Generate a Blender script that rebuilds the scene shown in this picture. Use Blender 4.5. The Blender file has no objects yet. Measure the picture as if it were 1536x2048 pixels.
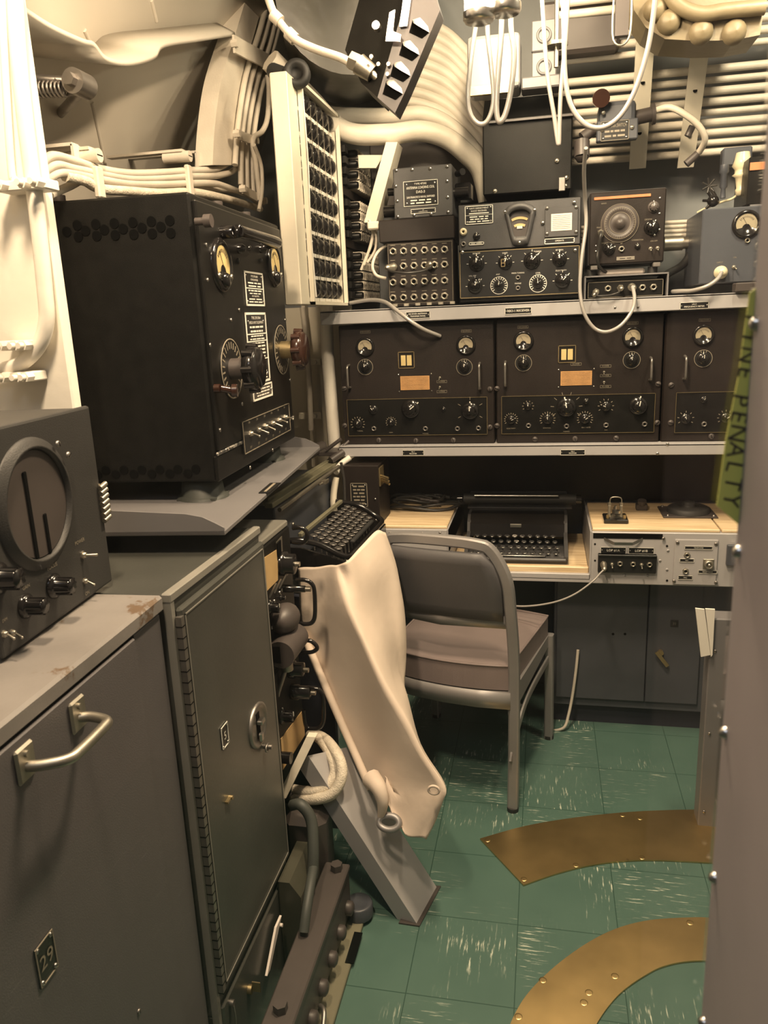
import bpy, bmesh, math, random
from mathutils import Vector as V, Matrix
random.seed(7)
S = bpy.context.scene
COL = S.collection
PI = math.pi
# ------------------------------------------------------------------ camera (three orthogonal room directions give its attitude)
FPX = 1538.0
CAM = V((0, 0, 1.41))
def _dc(u, v): return V((u - 768.0, -(v - 1024.0), -FPX))
_up = (-_dc(1030, 7100)).normalized()
_y = _dc(1090, 627).normalized(); _y = (_y - _up * _y.dot(_up)).normalized()
_x = _y.cross(_up)
RM = Matrix((_x, _y, _up))
def ray(u, v): return (RM @ _dc(u, v)).normalized()
def pt(u, v, X=None, Y=None, Z=None):
    d = ray(u, v)
    if X is not None: t = (X - CAM.x) / d.x
    elif Y is not None: t = (Y - CAM.y) / d.y
    else: t = (Z - CAM.z) / d.z
    return CAM + d * t
cd = bpy.data.cameras.new('camera'); cam = bpy.data.objects.new('camera', cd); COL.objects.link(cam)
cam.matrix_world = Matrix.Translation(CAM) @ RM.to_4x4()
cd.sensor_fit = 'VERTICAL'; cd.sensor_height = 36.0; cd.lens = 36.0 * FPX / 2048.0
cd.clip_start = 0.02
cd.dof.use_dof = True; cd.dof.focus_distance = 2.1; cd.dof.aperture_fstop = 13
S.camera = cam
class F:
    """local frame of a thing: x right along its front, y into its depth, z up"""
    def __init__(s, x, y, z=0, yaw=0):
        s.o = V((x, y, z)); s.yaw = math.radians(yaw)
        c, n = math.cos(s.yaw), math.sin(s.yaw)
        s.x = V((c, n, 0)); s.y = V((-n, c, 0))
    def on(s, u, v, y=0.0):
        d = ray(u, v); t = (y - (CAM - s.o).dot(s.y)) / d.dot(s.y); p = CAM + d * t - s.o
        return p.dot(s.x), p.z
    def xp(s, u, v, x=0.0):
        d = ray(u, v); t = (x - (CAM - s.o).dot(s.x)) / d.dot(s.x); p = CAM + d * t - s.o
        return p.dot(s.y), p.z
    def zp(s, u, v, z=0.0):
        p = pt(u, v, Z=z + s.o.z) - s.o
        return p.dot(s.x), p.dot(s.y)
    def loc(s, p):
        p = V(p) - s.o
        return V((p.dot(s.x), p.dot(s.y), p.z))
# ------------------------------------------------------------------ materials
def mat(name, col, rough=0.5, metal=0.0, var=0.12, scale=8.0, bump=0.0, bscale=200.0, spec=0.5, wear=None, emit=None, coat=0.0):
    m = bpy.data.materials.new(name); m.use_nodes = True
    nt = m.node_tree; N = nt.nodes; L = nt.links; b = N['Principled BSDF']
    b.inputs['Roughness'].default_value = rough; b.inputs['Metallic'].default_value = metal
    b.inputs['Specular IOR Level'].default_value = spec; b.inputs['Coat Weight'].default_value = coat
    tc = N.new('ShaderNodeTexCoord')
    n = N.new('ShaderNodeTexNoise'); n.inputs['Scale'].default_value = scale; n.inputs['Detail'].default_value = 5
    L.new(tc.outputs['Object'], n.inputs['Vector'])
    r = N.new('ShaderNodeValToRGB')
    lo = [c * (1 - var) for c in col]; hi = [min(1, c * (1 + var)) for c in col]
    r.color_ramp.elements[0].position = 0.3; r.color_ramp.elements[0].color = (*lo, 1)
    r.color_ramp.elements[1].position = 0.7; r.color_ramp.elements[1].color = (*hi, 1)
    L.new(n.outputs['Fac'], r.inputs['Fac']); out = r.outputs['Color']
    if wear:
        n2 = N.new('ShaderNodeTexNoise'); n2.inputs['Scale'].default_value = wear[1]; n2.inputs['Detail'].default_value = 8; n2.inputs['Roughness'].default_value = 0.7
        L.new(tc.outputs['Object'], n2.inputs['Vector'])
        r2 = N.new('ShaderNodeValToRGB'); r2.color_ramp.elements[0].position = wear[2]; r2.color_ramp.elements[1].position = wear[2] + 0.03
        r2.color_ramp.elements[0].color = (0, 0, 0, 1); r2.color_ramp.elements[1].color = (1, 1, 1, 1)
        L.new(n2.outputs['Fac'], r2.inputs['Fac'])
        mx = N.new('ShaderNodeMix'); mx.data_type = 'RGBA'
        L.new(r2.outputs['Color'], mx.inputs[0]); L.new(out, mx.inputs[6]); mx.inputs[7].default_value = (*wear[0], 1)
        out = mx.outputs[2]
    L.new(out, b.inputs['Base Color'])
    if bump:
        n3 = N.new('ShaderNodeTexNoise'); n3.inputs['Scale'].default_value = bscale; n3.inputs['Detail'].default_value = 3
        L.new(tc.outputs['Object'], n3.inputs['Vector'])
        bp = N.new('ShaderNodeBump'); bp.inputs['Strength'].default_value = bump; bp.inputs['Distance'].default_value = 0.002
        L.new(n3.outputs['Fac'], bp.inputs['Height']); L.new(bp.outputs['Normal'], b.inputs['Normal'])
    if emit:
        b.inputs['Emission Color'].default_value = (*emit[0], 1); b.inputs['Emission Strength'].default_value = emit[1]
    return m
M = dict(
    hull=mat('hull_paint', (.58, .54, .47), .45, bump=.3, bscale=25, var=.06, scale=3),
    cream=mat('cream_paint', (.68, .63, .52), .4, bump=.25, bscale=60, var=.05),
    white=mat('white_paint', (.78, .74, .66), .45, bump=.4, bscale=40, var=.05),
    shelf=mat('shelf_grey', (.37, .36, .365), .4, var=.05),
    tray=mat('tray_grey', (.155, .15, .155), .4, var=.06),
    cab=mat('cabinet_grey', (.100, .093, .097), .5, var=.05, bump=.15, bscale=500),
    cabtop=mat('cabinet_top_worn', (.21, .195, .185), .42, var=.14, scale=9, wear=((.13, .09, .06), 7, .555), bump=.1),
    tall=mat('tall_cabinet_green_grey', (.085, .087, .078), .32, metal=.35, var=.22, scale=4, bump=.1, bscale=300),
    tallrim=mat('edge_grey', (.30, .29, .26), .35, metal=.3, var=.1),
    black=mat('black_crackle', (.006, .0058, .0053), .45, spec=.2, var=.3, scale=30, bump=.35, bscale=700, wear=((.10, .09, .08), 26, .80)),
    blackp=mat('black_panel', (.007, .0066, .006), .36, spec=.28, var=.3, scale=20, bump=.15, bscale=600),
    brownp=mat('brown_black_panel', (.015, .011, .0095), .45, spec=.3, var=.2, scale=12, bump=.2, bscale=500),
    charcoal=mat('charcoal_hammered', (.055, .054, .056), .45, var=.12, scale=30, bump=.25, bscale=500),
    slate=mat('slate_blue_grey', (.060, .065, .078), .4, var=.12, bump=.1, bscale=300),
    trans=mat('set_grey', (.034, .033, .032), .5, spec=.35, var=.12, bump=.2, bscale=500),
    bake=mat('bakelite', (.010, .009, .009), .16, var=.2),
    bakeb=mat('brown_bakelite', (.035, .015, .010), .18, var=.2),
    rubber=mat('black_rubber', (.02, .02, .02), .6, var=.2),
    grub=mat('grey_rubber_mount', (.05, .055, .05), .55, var=.2),
    steel=mat('steel', (.55, .53, .50), .28, metal=1, var=.12, scale=30),
    dsteel=mat('dull_steel', (.30, .28, .26), .42, metal=.9, var=.2, scale=20),
    brass=mat('brass', (.66, .48, .22), .36, metal=1, var=.22, scale=6, wear=((.26, .15, .09), 3.2, .63), bump=.12, bscale=18),
    brassd=mat('dull_brass', (.42, .33, .18), .4, metal=.9, var=.15, scale=30),
    nickel=mat('aged_nickel', (.42, .39, .33), .42, metal=.95, var=.15, scale=30),
    alu=mat('chair_aluminium', (.29, .28, .28), .45, metal=.45, var=.08),
    vinyl=mat('seat_vinyl', (.21, .17, .165), .5, var=.08, bump=.15, bscale=300),
    vinylb=mat('back_vinyl', (.075, .073, .078), .5, var=.08, bump=.15, bscale=300),
    canvas=mat('cream_canvas', (.66, .56, .47), .85, var=.07, scale=6, bump=.6, bscale=28, spec=.2),
    cable=mat('painted_cable', (.58, .53, .45), .5, var=.08, scale=14, bump=.3, bscale=200),
    rope=mat('braided_sheath', (.62, .56, .46), .6, var=.15, scale=60, bump=1.0, bscale=260),
    dcable=mat('dark_cable', (.03, .028, .026), .35, var=.2),
    gcord=mat('grey_cord', (.36, .34, .32), .32, var=.1, metal=.2),
    mauve=mat('mauve_grey_metal', (.045, .039, .040), .4, var=.15), wood=None, lab=mat('label_black', (.012, .012, .012), .35), white2=mat('lettering_white', (.80, .78, .70), .5, var=.03),
    print_=mat('engraved_lettering', (.24, .21, .16), .5, var=.05),
    amber=mat('amber_card', (.50, .27, .10), .6, var=.12, scale=60), tan=mat('tan_chart', (.55, .37, .17), .6, var=.1, scale=20),
    card=mat('white_card', (.66, .60, .55), .7, var=.05), meter=mat('meter_face', (.30, .26, .18), .5, var=.08),
    metery=mat('meter_face_yellow', (.56, .44, .20), .45, var=.12, scale=20),
    ink=mat('ink', (.05, .04, .035), .6), paper=mat('paper', (.74, .71, .64), .7, var=.04),
    orange=mat('orange_tag', (.50, .19, .08), .5, var=.15, scale=40), olive=mat('olive_paint', (.16, .15, .10), .5, var=.12),
    mud=mat('brown_grey_paint', (.060, .050, .047), .45, var=.15, wear=((.14, .12, .10), 30, .72)), key=mat('key_cap', (.03, .03, .032), .25, var=.1),
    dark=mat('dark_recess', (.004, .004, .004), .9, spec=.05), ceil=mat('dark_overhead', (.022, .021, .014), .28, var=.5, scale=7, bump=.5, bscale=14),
    wallb=mat('bulkhead_grey', (.21, .22, .225), .5, var=.08, bump=.2, bscale=30), plex=None,
    glow=mat('lamp_glow', (1, .95, .85), .5, emit=((1, .86, .62), 26)), grn=mat('greenish_brown_cover', (.06, .058, .042), .4, var=.2),
    bluew=mat('pale_blue_paint', (.40, .44, .58), .5), jamb=mat('jamb_metal', (.42, .38, .385), .5, metal=.3, var=.1), tape=mat('yellow_green_tape', (.62, .64, .16), .5, var=.08),
    kick=mat('kick_blue', (.022, .024, .036), .5), porcelain=mat('aged_porcelain', (.62, .55, .38), .25, var=.1), iron=mat('casting_paint', (.17, .135, .08), .5, bump=.8, bscale=30, var=.12),
)
def wood_mat():
    m = bpy.data.materials.new('oak_board'); m.use_nodes = True; nt = m.node_tree; N = nt.nodes; L = nt.links; b = N['Principled BSDF']
    tc = N.new('ShaderNodeTexCoord'); mp = N.new('ShaderNodeMapping'); mp.inputs['Scale'].default_value = (3, 40, 40)
    n = N.new('ShaderNodeTexNoise'); n.inputs['Scale'].default_value = 2.2; n.inputs['Detail'].default_value = 6
    r = N.new('ShaderNodeValToRGB'); r.color_ramp.elements[0].color = (.56, .40, .22, 1); r.color_ramp.elements[1].color = (.80, .64, .42, 1)
    r.color_ramp.elements[0].position = .3; r.color_ramp.elements[1].position = .65
    L.new(tc.outputs['Object'], mp.inputs['Vector']); L.new(mp.outputs['Vector'], n.inputs['Vector']); L.new(n.outputs['Fac'], r.inputs['Fac']); L.new(r.outputs['Color'], b.inputs['Base Color'])
    b.inputs['Roughness'].default_value = .45
    return m
M['wood'] = wood_mat()
def pane_mat():
    m = bpy.data.materials.new('acrylic_pane'); m.use_nodes = True; nt = m.node_tree; N = nt.nodes; L = nt.links
    N.remove(N['Principled BSDF']); o = N['Material Output']
    t = N.new('ShaderNodeBsdfTransparent'); t.inputs['Color'].default_value = (.97, .975, .97, 1)
    g = N.new('ShaderNodeBsdfGlossy'); g.inputs['Roughness'].default_value = .02; g.inputs['Color'].default_value = (1, 1, 1, 1)
    lw = N.new('ShaderNodeLayerWeight'); lw.inputs['Blend'].default_value = .5
    p5 = N.new('ShaderNodeMath'); p5.operation = 'POWER'; p5.inputs[1].default_value = 5; L.new(lw.outputs['Facing'], p5.inputs[0])
    f = N.new('ShaderNodeMath'); f.operation = 'MULTIPLY_ADD'; f.inputs[1].default_value = .96; f.inputs[2].default_value = .04; L.new(p5.outputs[0], f.inputs[0])
    x = N.new('ShaderNodeMixShader'); L.new(f.outputs[0], x.inputs[0]); L.new(t.outputs[0], x.inputs[1]); L.new(g.outputs[0], x.inputs[2]); L.new(x.outputs[0], o.inputs['Surface'])
    return m
M['plex'] = pane_mat()
def floor_mat():
    m = bpy.data.materials.new('green_streaked_lino'); m.use_nodes = True; nt = m.node_tree; N = nt.nodes; L = nt.links; b = N['Principled BSDF']
    tc = N.new('ShaderNodeTexCoord')
    ck = N.new('ShaderNodeTexChecker'); ck.inputs['Scale'].default_value = 1 / .23
    off = N.new('ShaderNodeMapping'); off.inputs['Location'].default_value = (.05, .06, .013); L.new(tc.outputs['Object'], off.inputs['Vector']); L.new(off.outputs[0], ck.inputs['Vector'])
    def streak(sc, seed):
        mp = N.new('ShaderNodeMapping'); mp.inputs['Scale'].default_value = sc; mp.inputs['Location'].default_value = (seed, seed * 2, 0)
        n = N.new('ShaderNodeTexNoise'); n.inputs['Scale'].default_value = 1; n.inputs['Detail'].default_value = 4; n.inputs['Roughness'].default_value = .62
        L.new(off.outputs[0], mp.inputs['Vector']); L.new(mp.outputs[0], n.inputs['Vector'])
        r = N.new('ShaderNodeValToRGB'); r.color_ramp.elements[0].position = .585; r.color_ramp.elements[1].position = .67
        r.color_ramp.elements[0].color = (0, 0, 0, 1); r.color_ramp.elements[1].color = (.9, .9, .9, 1)
        L.new(n.outputs['Fac'], r.inputs[0]); return r.outputs[0]
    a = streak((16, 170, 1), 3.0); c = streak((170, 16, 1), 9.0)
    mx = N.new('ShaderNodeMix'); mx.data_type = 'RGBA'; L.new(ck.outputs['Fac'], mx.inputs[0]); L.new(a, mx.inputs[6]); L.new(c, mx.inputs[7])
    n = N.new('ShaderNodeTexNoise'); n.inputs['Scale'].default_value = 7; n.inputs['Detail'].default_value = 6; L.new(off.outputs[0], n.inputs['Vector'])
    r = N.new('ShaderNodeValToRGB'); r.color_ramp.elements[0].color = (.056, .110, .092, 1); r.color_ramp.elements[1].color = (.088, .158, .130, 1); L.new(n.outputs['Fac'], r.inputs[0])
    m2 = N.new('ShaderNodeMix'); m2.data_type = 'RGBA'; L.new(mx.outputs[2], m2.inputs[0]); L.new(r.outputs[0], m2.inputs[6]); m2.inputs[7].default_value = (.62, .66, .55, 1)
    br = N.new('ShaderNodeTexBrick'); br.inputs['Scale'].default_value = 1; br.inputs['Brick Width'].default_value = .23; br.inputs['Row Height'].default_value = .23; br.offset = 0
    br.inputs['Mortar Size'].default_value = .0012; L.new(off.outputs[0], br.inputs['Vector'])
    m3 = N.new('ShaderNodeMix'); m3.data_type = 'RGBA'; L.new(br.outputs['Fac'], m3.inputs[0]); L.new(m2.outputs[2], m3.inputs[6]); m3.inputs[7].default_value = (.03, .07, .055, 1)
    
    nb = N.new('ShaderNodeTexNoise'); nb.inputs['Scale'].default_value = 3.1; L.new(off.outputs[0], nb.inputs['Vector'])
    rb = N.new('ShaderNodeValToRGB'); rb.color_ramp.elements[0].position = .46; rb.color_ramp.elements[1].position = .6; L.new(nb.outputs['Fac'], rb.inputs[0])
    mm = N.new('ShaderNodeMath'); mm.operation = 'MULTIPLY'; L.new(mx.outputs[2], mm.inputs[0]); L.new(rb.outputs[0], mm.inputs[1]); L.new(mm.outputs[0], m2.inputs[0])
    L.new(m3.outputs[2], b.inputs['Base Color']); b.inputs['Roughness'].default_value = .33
    return m
M['floor'] = floor_mat()
# ------------------------------------------------------------------ mesh builder
_tc = {}
def text_mesh(s):
    if s not in _tc:
        cu = bpy.data.curves.new('t', 'FONT'); cu.body = s; cu.size = 1; cu.extrude = 0.0; cu.align_x = 'CENTER'; cu.align_y = 'CENTER'; cu.resolution_u = 2
        ob = bpy.data.objects.new('t', cu); me = bpy.data.meshes.new_from_object(ob)
        _tc[s] = ([v.co.copy() for v in me.vertices], [tuple(p.vertices) for p in me.polygons])
        bpy.data.objects.remove(ob); bpy.data.curves.remove(cu); bpy.data.meshes.remove(me)
    return _tc[s]
def spl(pts, n=6, closed=False):
    pts = [V(p) for p in pts]; out = []; k = len(pts)
    if k < 3 and not closed: return pts
    rng = range(k) if closed else range(k - 1)
    for i in rng:
        if closed: p0, p1, p2, p3 = pts[i - 1], pts[i], pts[(i + 1) % k], pts[(i + 2) % k]
        else: p0, p1, p2, p3 = pts[max(i - 1, 0)], pts[i], pts[i + 1], pts[min(i + 2, k - 1)]
        for j in range(n):
            t = j / n
            out.append(.5 * ((2 * p1) + (p2 - p0) * t + (2 * p0 - 5 * p1 + 4 * p2 - p3) * t * t + (3 * p1 - p0 - 3 * p2 + p3) * t ** 3))
    if not closed: out.append(pts[-1])
    return out
class MB:
    def __init__(s): s.v = []; s.f = []; s.m = []; s.sm = []; s.mi = 0
    def add(s, vs, fs, smooth=False, m=None):
        o = len(s.v); s.v += [tuple(p) for p in vs]
        for f in fs:
            s.f.append(tuple(i + o for i in f)); s.m.append(s.mi if m is None else m); s.sm.append(smooth)
        return s
    def box(s, x0, x1, y0, y1, z0, z1, bev=0.0, m=None, rot=None, at=None, seg=1):
        bm = bmesh.new(); bmesh.ops.create_cube(bm, size=1)
        c = V(((x0 + x1) / 2, (y0 + y1) / 2, (z0 + z1) / 2)); d = (abs(x1 - x0), abs(y1 - y0), abs(z1 - z0))
        for v in bm.verts: v.co = V((v.co.x * d[0], v.co.y * d[1], v.co.z * d[2]))
        if bev > 0: bmesh.ops.bevel(bm, geom=bm.edges[:], offset=min(bev, min(d) * .45), segments=seg, profile=.5, affect='EDGES')
        R = rot.to_3x3() if rot is not None else Matrix.Identity(3); o = V(at) if at is not None else V((0, 0, 0))
        vs = [R @ (v.co + c) + o for v in bm.verts]; s.add(vs, [[v.index for v in f.verts] for f in bm.faces], False, m); bm.free(); return s
    def ring(s, c, ax, r, n, ph=0):
        ax = V(ax).normalized(); t = V((0, 0, 1)) if abs(ax.z) < .9 else V((1, 0, 0)); a = ax.cross(t).normalized(); b = ax.cross(a)
        return [V(c) + a * r * math.cos(2 * PI * i / n + ph) + b * r * math.sin(2 * PI * i / n + ph) for i in range(n)]
    def cyl(s, p0, p1, r, r2=None, n=16, m=None, smooth=True, ph=0):
        p0 = V(p0); p1 = V(p1); r2 = r if r2 is None else r2; ax = p1 - p0
        s.add(s.ring(p0, ax, r, n, ph) + s.ring(p1, ax, r2, n, ph), [(i, (i + 1) % n, n + (i + 1) % n, n + i) for i in range(n)], smooth, m)
        s.add(s.ring(p0, ax, r, n, ph), [tuple(range(n))[::-1]], False, m); s.add(s.ring(p1, ax, r2, n, ph), [tuple(range(n))], False, m); return s
    def lathe(s, c, ax, prof, n=24, m=None):
        """prof: (distance along ax, radius)"""
        c = V(c); ax = V(ax).normalized(); vs = []; fs = []
        for h, r in prof: vs += s.ring(c + ax * h, ax, max(r, 1e-5), n)
        for k in range(len(prof) - 1):
            for i in range(n): fs.append((k * n + i, k * n + (i + 1) % n, (k + 1) * n + (i + 1) % n, (k + 1) * n + i))
        return s.add(vs, fs, True, m)
    def tube(s, pts, r, n=8, closed=False, m=None, sub=6, raw=False):
        P = [V(p) for p in pts] if raw else spl(pts, sub, closed); k = len(P); vs = []; fs = []; prev = None
        for i, p in enumerate(P):
            a = P[(i + 1) % k] if (closed or i < k - 1) else p; b = P[i - 1] if (closed or i > 0) else p
            t = (a - b).normalized()
            if prev is None:
                u = V((0, 0, 1)) if abs(t.z) < .9 else V((1, 0, 0)); nrm = t.cross(u).normalized()
            else: nrm = (prev - t * prev.dot(t)).normalized()
            prev = nrm; bn = t.cross(nrm); rr = r(i / max(k - 1, 1)) if callable(r) else r
            vs += [p + nrm * rr * math.cos(2 * PI * j / n) + bn * rr * math.sin(2 * PI * j / n) for j in range(n)]
        for i in range(k if closed else k - 1):
            for j in range(n): fs.append((i * n + j, i * n + (j + 1) % n, ((i + 1) % k) * n + (j + 1) % n, ((i + 1) % k) * n + j))
        s.add(vs, fs, True, m)
        if not closed:
            s.add(vs[:n], [tuple(range(n))[::-1]], False, m); s.add(vs[-n:], [tuple(range(n))], False, m)
        return s
    def sph(s, c, r, m=None, sc=(1, 1, 1), n=12, k=8):
        c = V(c); vs = []; fs = []
        for a in range(k + 1):
            th = PI * a / k
            for b in range(n): vs.append(c + V((math.sin(th) * math.cos(2 * PI * b / n) * r * sc[0], math.sin(th) * math.sin(2 * PI * b / n) * r * sc[1], math.cos(th) * r * sc[2])))
        for a in range(k):
            for b in range(n): fs.append((a * n + b, (a + 1) * n + b, (a + 1) * n + (b + 1) % n, a * n + (b + 1) % n))
        return s.add(vs, fs, True, m)
    def prism(s, pts, d, m=None):
        """closed 3-D outline pushed along d"""
        P = [V(p) for p in pts]; d = V(d); n = len(P)
        s.add(P + [p + d for p in P], [tuple(range(n)), tuple(range(n, 2 * n))[::-1]] + [(i, n + i, n + (i + 1) % n, (i + 1) % n) for i in range(n)], False, m); return s
    def band(s, A, B, th, m=None, smooth=True):
        """ribbon between two 3-D rails with thickness vector th"""
        A = [V(p) for p in A]; B = [V(p) for p in B]; n = len(A); th = V(th)
        vs = A + B + [p + th for p in A] + [p + th for p in B]; fs = []
        for i in range(n - 1):
            fs += [(i, i + 1, n + i + 1, n + i), (2 * n + i, 3 * n + i, 3 * n + i + 1, 2 * n + i + 1), (i, 2 * n + i, 2 * n + i + 1, i + 1), (n + i, n + i + 1, 3 * n + i + 1, 3 * n + i)]
        fs += [(0, n, 3 * n, 2 * n), (n - 1, 3 * n - 1, 4 * n - 1, 2 * n - 1)]
        return s.add(vs, fs, smooth, m)
    def text(s, t, x, z, size, y=0.0, m=None, w=None, rotz=0):
        """lettering on a face that looks to -y"""
        vs, fs = text_mesh(t)
        k = 1.0
        if w and vs:
            ww = max(v.x for v in vs) - min(v.x for v in vs); k = min(1.0, w / (ww * size)) if ww else 1
        c, n = math.cos(rotz), math.sin(rotz)
        return s.add([V((x + (v.x * k * c - v.y * n) * size, y, z + (v.x * k * n + v.y * c) * size)) for v in vs], fs, False, m)
    def build(s, name, mats, parent=None, fr=None, label=None, smooth=None):
        me = bpy.data.meshes.new(name); me.from_pydata(s.v, [], s.f)
        for q in (mats if isinstance(mats, (list, tuple)) else [mats]): me.materials.append(M[q] if isinstance(q, str) else q)
        me.polygons.foreach_set('material_index', s.m); me.polygons.foreach_set('use_smooth', s.sm if smooth is None else [smooth] * len(s.f))
        bm = bmesh.new(); bm.from_mesh(me); bmesh.ops.recalc_face_normals(bm, faces=bm.faces[:]); bm.to_mesh(me); bm.free()
        me.update(); o = bpy.data.objects.new(name, me); COL.objects.link(o)
        if parent is not None: o.parent = parent
        if fr is not None: o.location = fr.o; o.rotation_euler = (0, 0, fr.yaw)
        if label: o['label'] = label
        return o
def tag(o, label=None, cat=None, group=None, kind=None):
    if label: o['label'] = label
    if cat: o['category'] = cat
    if group: o['group'] = group
    if kind: o['kind'] = kind
    return o
def thing(name, label, cat, fr=None, group=None):
    o = bpy.data.objects.new(name, None); COL.objects.link(o); o.empty_display_size = .05
    if fr is not None: o.location = fr.o; o.rotation_euler = (0, 0, fr.yaw)
    return tag(o, label, cat, group)
def struct(name, mb, m, fr=None, label=None): return tag(mb.build(name, m, fr=fr), label, None, None, 'structure')
def put(name, me, parent, loc, rot=(0, 0, 0), sc=(1, 1, 1)):
    o = bpy.data.objects.new(name, me); COL.objects.link(o); o.parent = parent; o.location = loc; o.rotation_euler = rot; o.scale = sc; return o
_pm = {}
def proto(key, fn, mats):
    if key not in _pm:
        mb = MB(); fn(mb); o = mb.build(key, mats); _pm[key] = o.data; bpy.data.objects.remove(o)
    return _pm[key]
# ---- panel controls; all face -y with their back on the plane y
def screw(root, x, z, y=0, r=.0035, m='steel', name='screw'):
    me = proto('screw' + m, lambda b: (b.lathe((0, 0, 0), (0, -1, 0), [(0, 1), (.35, 1), (.6, .7), (.7, 0)], 10), b.box(-.75, .75, -.75, -.68, -.1, .1, m=1)), [m, 'dark'])
    return put(name, me, root, (x, y, z), (0, random.random() * 3, 0), (r, r, r))
def knob(root, x, z, r, y=0, h=None, m='bake', rot=0.0, ptr=True, name='knob'):
    h = h or r * 1.1
    def mk(b):
        b.lathe((0, 0, 0), (0, -1, 0), [(0, 1.25), (.12, 1.25), (.2, 1.0), (.3, .82), (1.0, .78), (1.1, .7), (1.12, 0)], 20)
        for i in range(10):
            a = i * PI / 5; b.box(-.1, .1, -1.08, -.3, .7, .86, rot=Matrix.Rotation(a, 3, 'Y'))
        if ptr: b.box(-.05, .05, -1.15, -1.1, .1, .8, m=1); b.box(-.07, .07, -.16, -.05, .9, 1.35, m=1)
    me = proto('knob%s%d' % (m, ptr), mk, [m, 'white2'])
    return put(name, me, root, (x, y, z), (0, rot, 0), (r, h, r))
def jack(root, x, z, r, y=0, m='nickel', name='jack'):
    def mk(b):
        b.cyl((0, 0, 0), (0, -.35, 0), 1.15, n=6, smooth=False); b.lathe((0, 0, 0), (0, -1, 0), [(.3, .95), (.8, .9), (.85, .8), (.8, .6), (.3, .5)], 18)
        b.cyl((0, -.31, 0), (0, -.36, 0), .52, m=1, n=14)
    return put(name, proto('jack' + m, mk, [m, 'dark']), root, (x, y, z), (0, random.random(), 0), (r, r, r))
def toggle(root, x, z, r, y=0, ang=-.5, name='toggle_switch'):
    def mk(b):
        b.cyl((0, 0, 0), (0, -.4, 0), 1.0, n=6, smooth=False); b.lathe((0, 0, 0), (0, -1, 0), [(.4, .7), (1.0, .65), (1.1, .3)], 12)
        b.tube([(0, -.9, 0), (0, -2.0, -.55), (0, -3.0, -1.1)], lambda t: .22 + .16 * t, 8); b.sph((0, -3.05, -1.12), .4, n=8, k=6)
    return put(name, proto('toggle', mk, ['nickel']), root, (x, y, z), (0, ang, 0), (r, r, r))
def ticks(b, x, z, r0, r1, n, a0, a1, y, m, w=.0008):
    for i in range(n):
        a = math.radians(a0 + (a1 - a0) * i / (n - 1)); R = Matrix.Rotation(a, 3, 'Y')
        b.box(-w, w, y - .0004, y, r0, r1, m=m, rot=R, at=(x, 0, z))
def ringb(b, x, z, r, w, y, m, n=32, d=.001):
    b.lathe((x, y, z), (0, -1, 0), [(0, r - w), (d, r - w), (d, r), (0, r)], n, m)
def dial(root, x, z, r, y=0, knobr=None, n=16, rot=0, a0=-130, a1=130, m='print_', name='dial'):
    b = MB(); b.cyl((x, y, z), (x, y - .0012, z), r * 1.0, n=32, m=0); ringb(b, x, z, r, r * .06, y - .0008, 1); ticks(b, x, z, r * .68, r * .92, n, a0, a1, y - .0013, 1, r * .035)
    d = b.build(name, ['lab', m], root); k = knob(root, x, z, knobr or r * .5, y - .001, rot=rot); return d
def plate(root, x0, x1, z0, z1, lines, y=0, border=True, bg='lab', fg='white2', name='nameplate', scr=True, bw=.0012, gap=1.0, label=None):
    """lines: list of (text, relative height); text may be '---' rule or '#n' = n small word blocks of unreadable print"""
    b = MB(); b.box(x0, x1, y - .0015, y, z0, z1, m=0); Y = y - .0021
    if border:
        for a in ((x0, x1, z0, z0 + bw), (x0, x1, z1 - bw, z1), (x0, x0 + bw, z0, z1), (x1 - bw, x1, z0, z1)): b.box(a[0], a[1], y - .0026, y - .001, a[2], a[3], m=1)
    tot = sum(h for _, h in lines) + .6; u = (z1 - z0 - 2 * bw) / tot; z = z1 - bw - u * .3; W = x1 - x0
    for t, h in lines:
        zc = z - u * h / 2; z -= u * h
        if t == '---': b.box(x0 + bw, x1 - bw, Y - .0003, Y, zc - bw * .25, zc + bw * .25, m=1)
        elif t.startswith('#'):
            k = int(t[1:]); rnd = random.Random(hash((k, round(zc, 4))) if False else int(abs(zc) * 1e5) + k)
            ws = [rnd.uniform(.6, 1.5) for _ in range(k)]; tw = sum(ws) + .28 * (k - 1); sc = W * .74 * rnd.uniform(.8, 1) / tw; xx = (x0 + x1) / 2 - tw * sc / 2
            for w in ws: b.box(xx, xx + w * sc, Y - .0003, Y, zc - u * h * .22, zc + u * h * .22, m=1); xx += (w + .28) * sc
        elif t: b.text(t, (x0 + x1) / 2, zc, u * h * .85 * gap, Y - .0004, 1, w=W * .82)
    o = b.build(name, [bg, fg], root, label=label)
    if scr:
        q = min(W, z1 - z0) * .13
        if W > 2.2 * (z1 - z0): pos = ((x0 + q * 1.6, (z0 + z1) / 2), (x1 - q * 1.6, (z0 + z1) / 2))
        else: pos = ((x0 + q, z0 + q), (x1 - q, z0 + q), (x0 + q, z1 - q), (x1 - q, z1 - q))
        for px, pz in pos:
            s_ = screw(o, px, pz, y - .0015, min(q * .7, .003))
    return o
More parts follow.
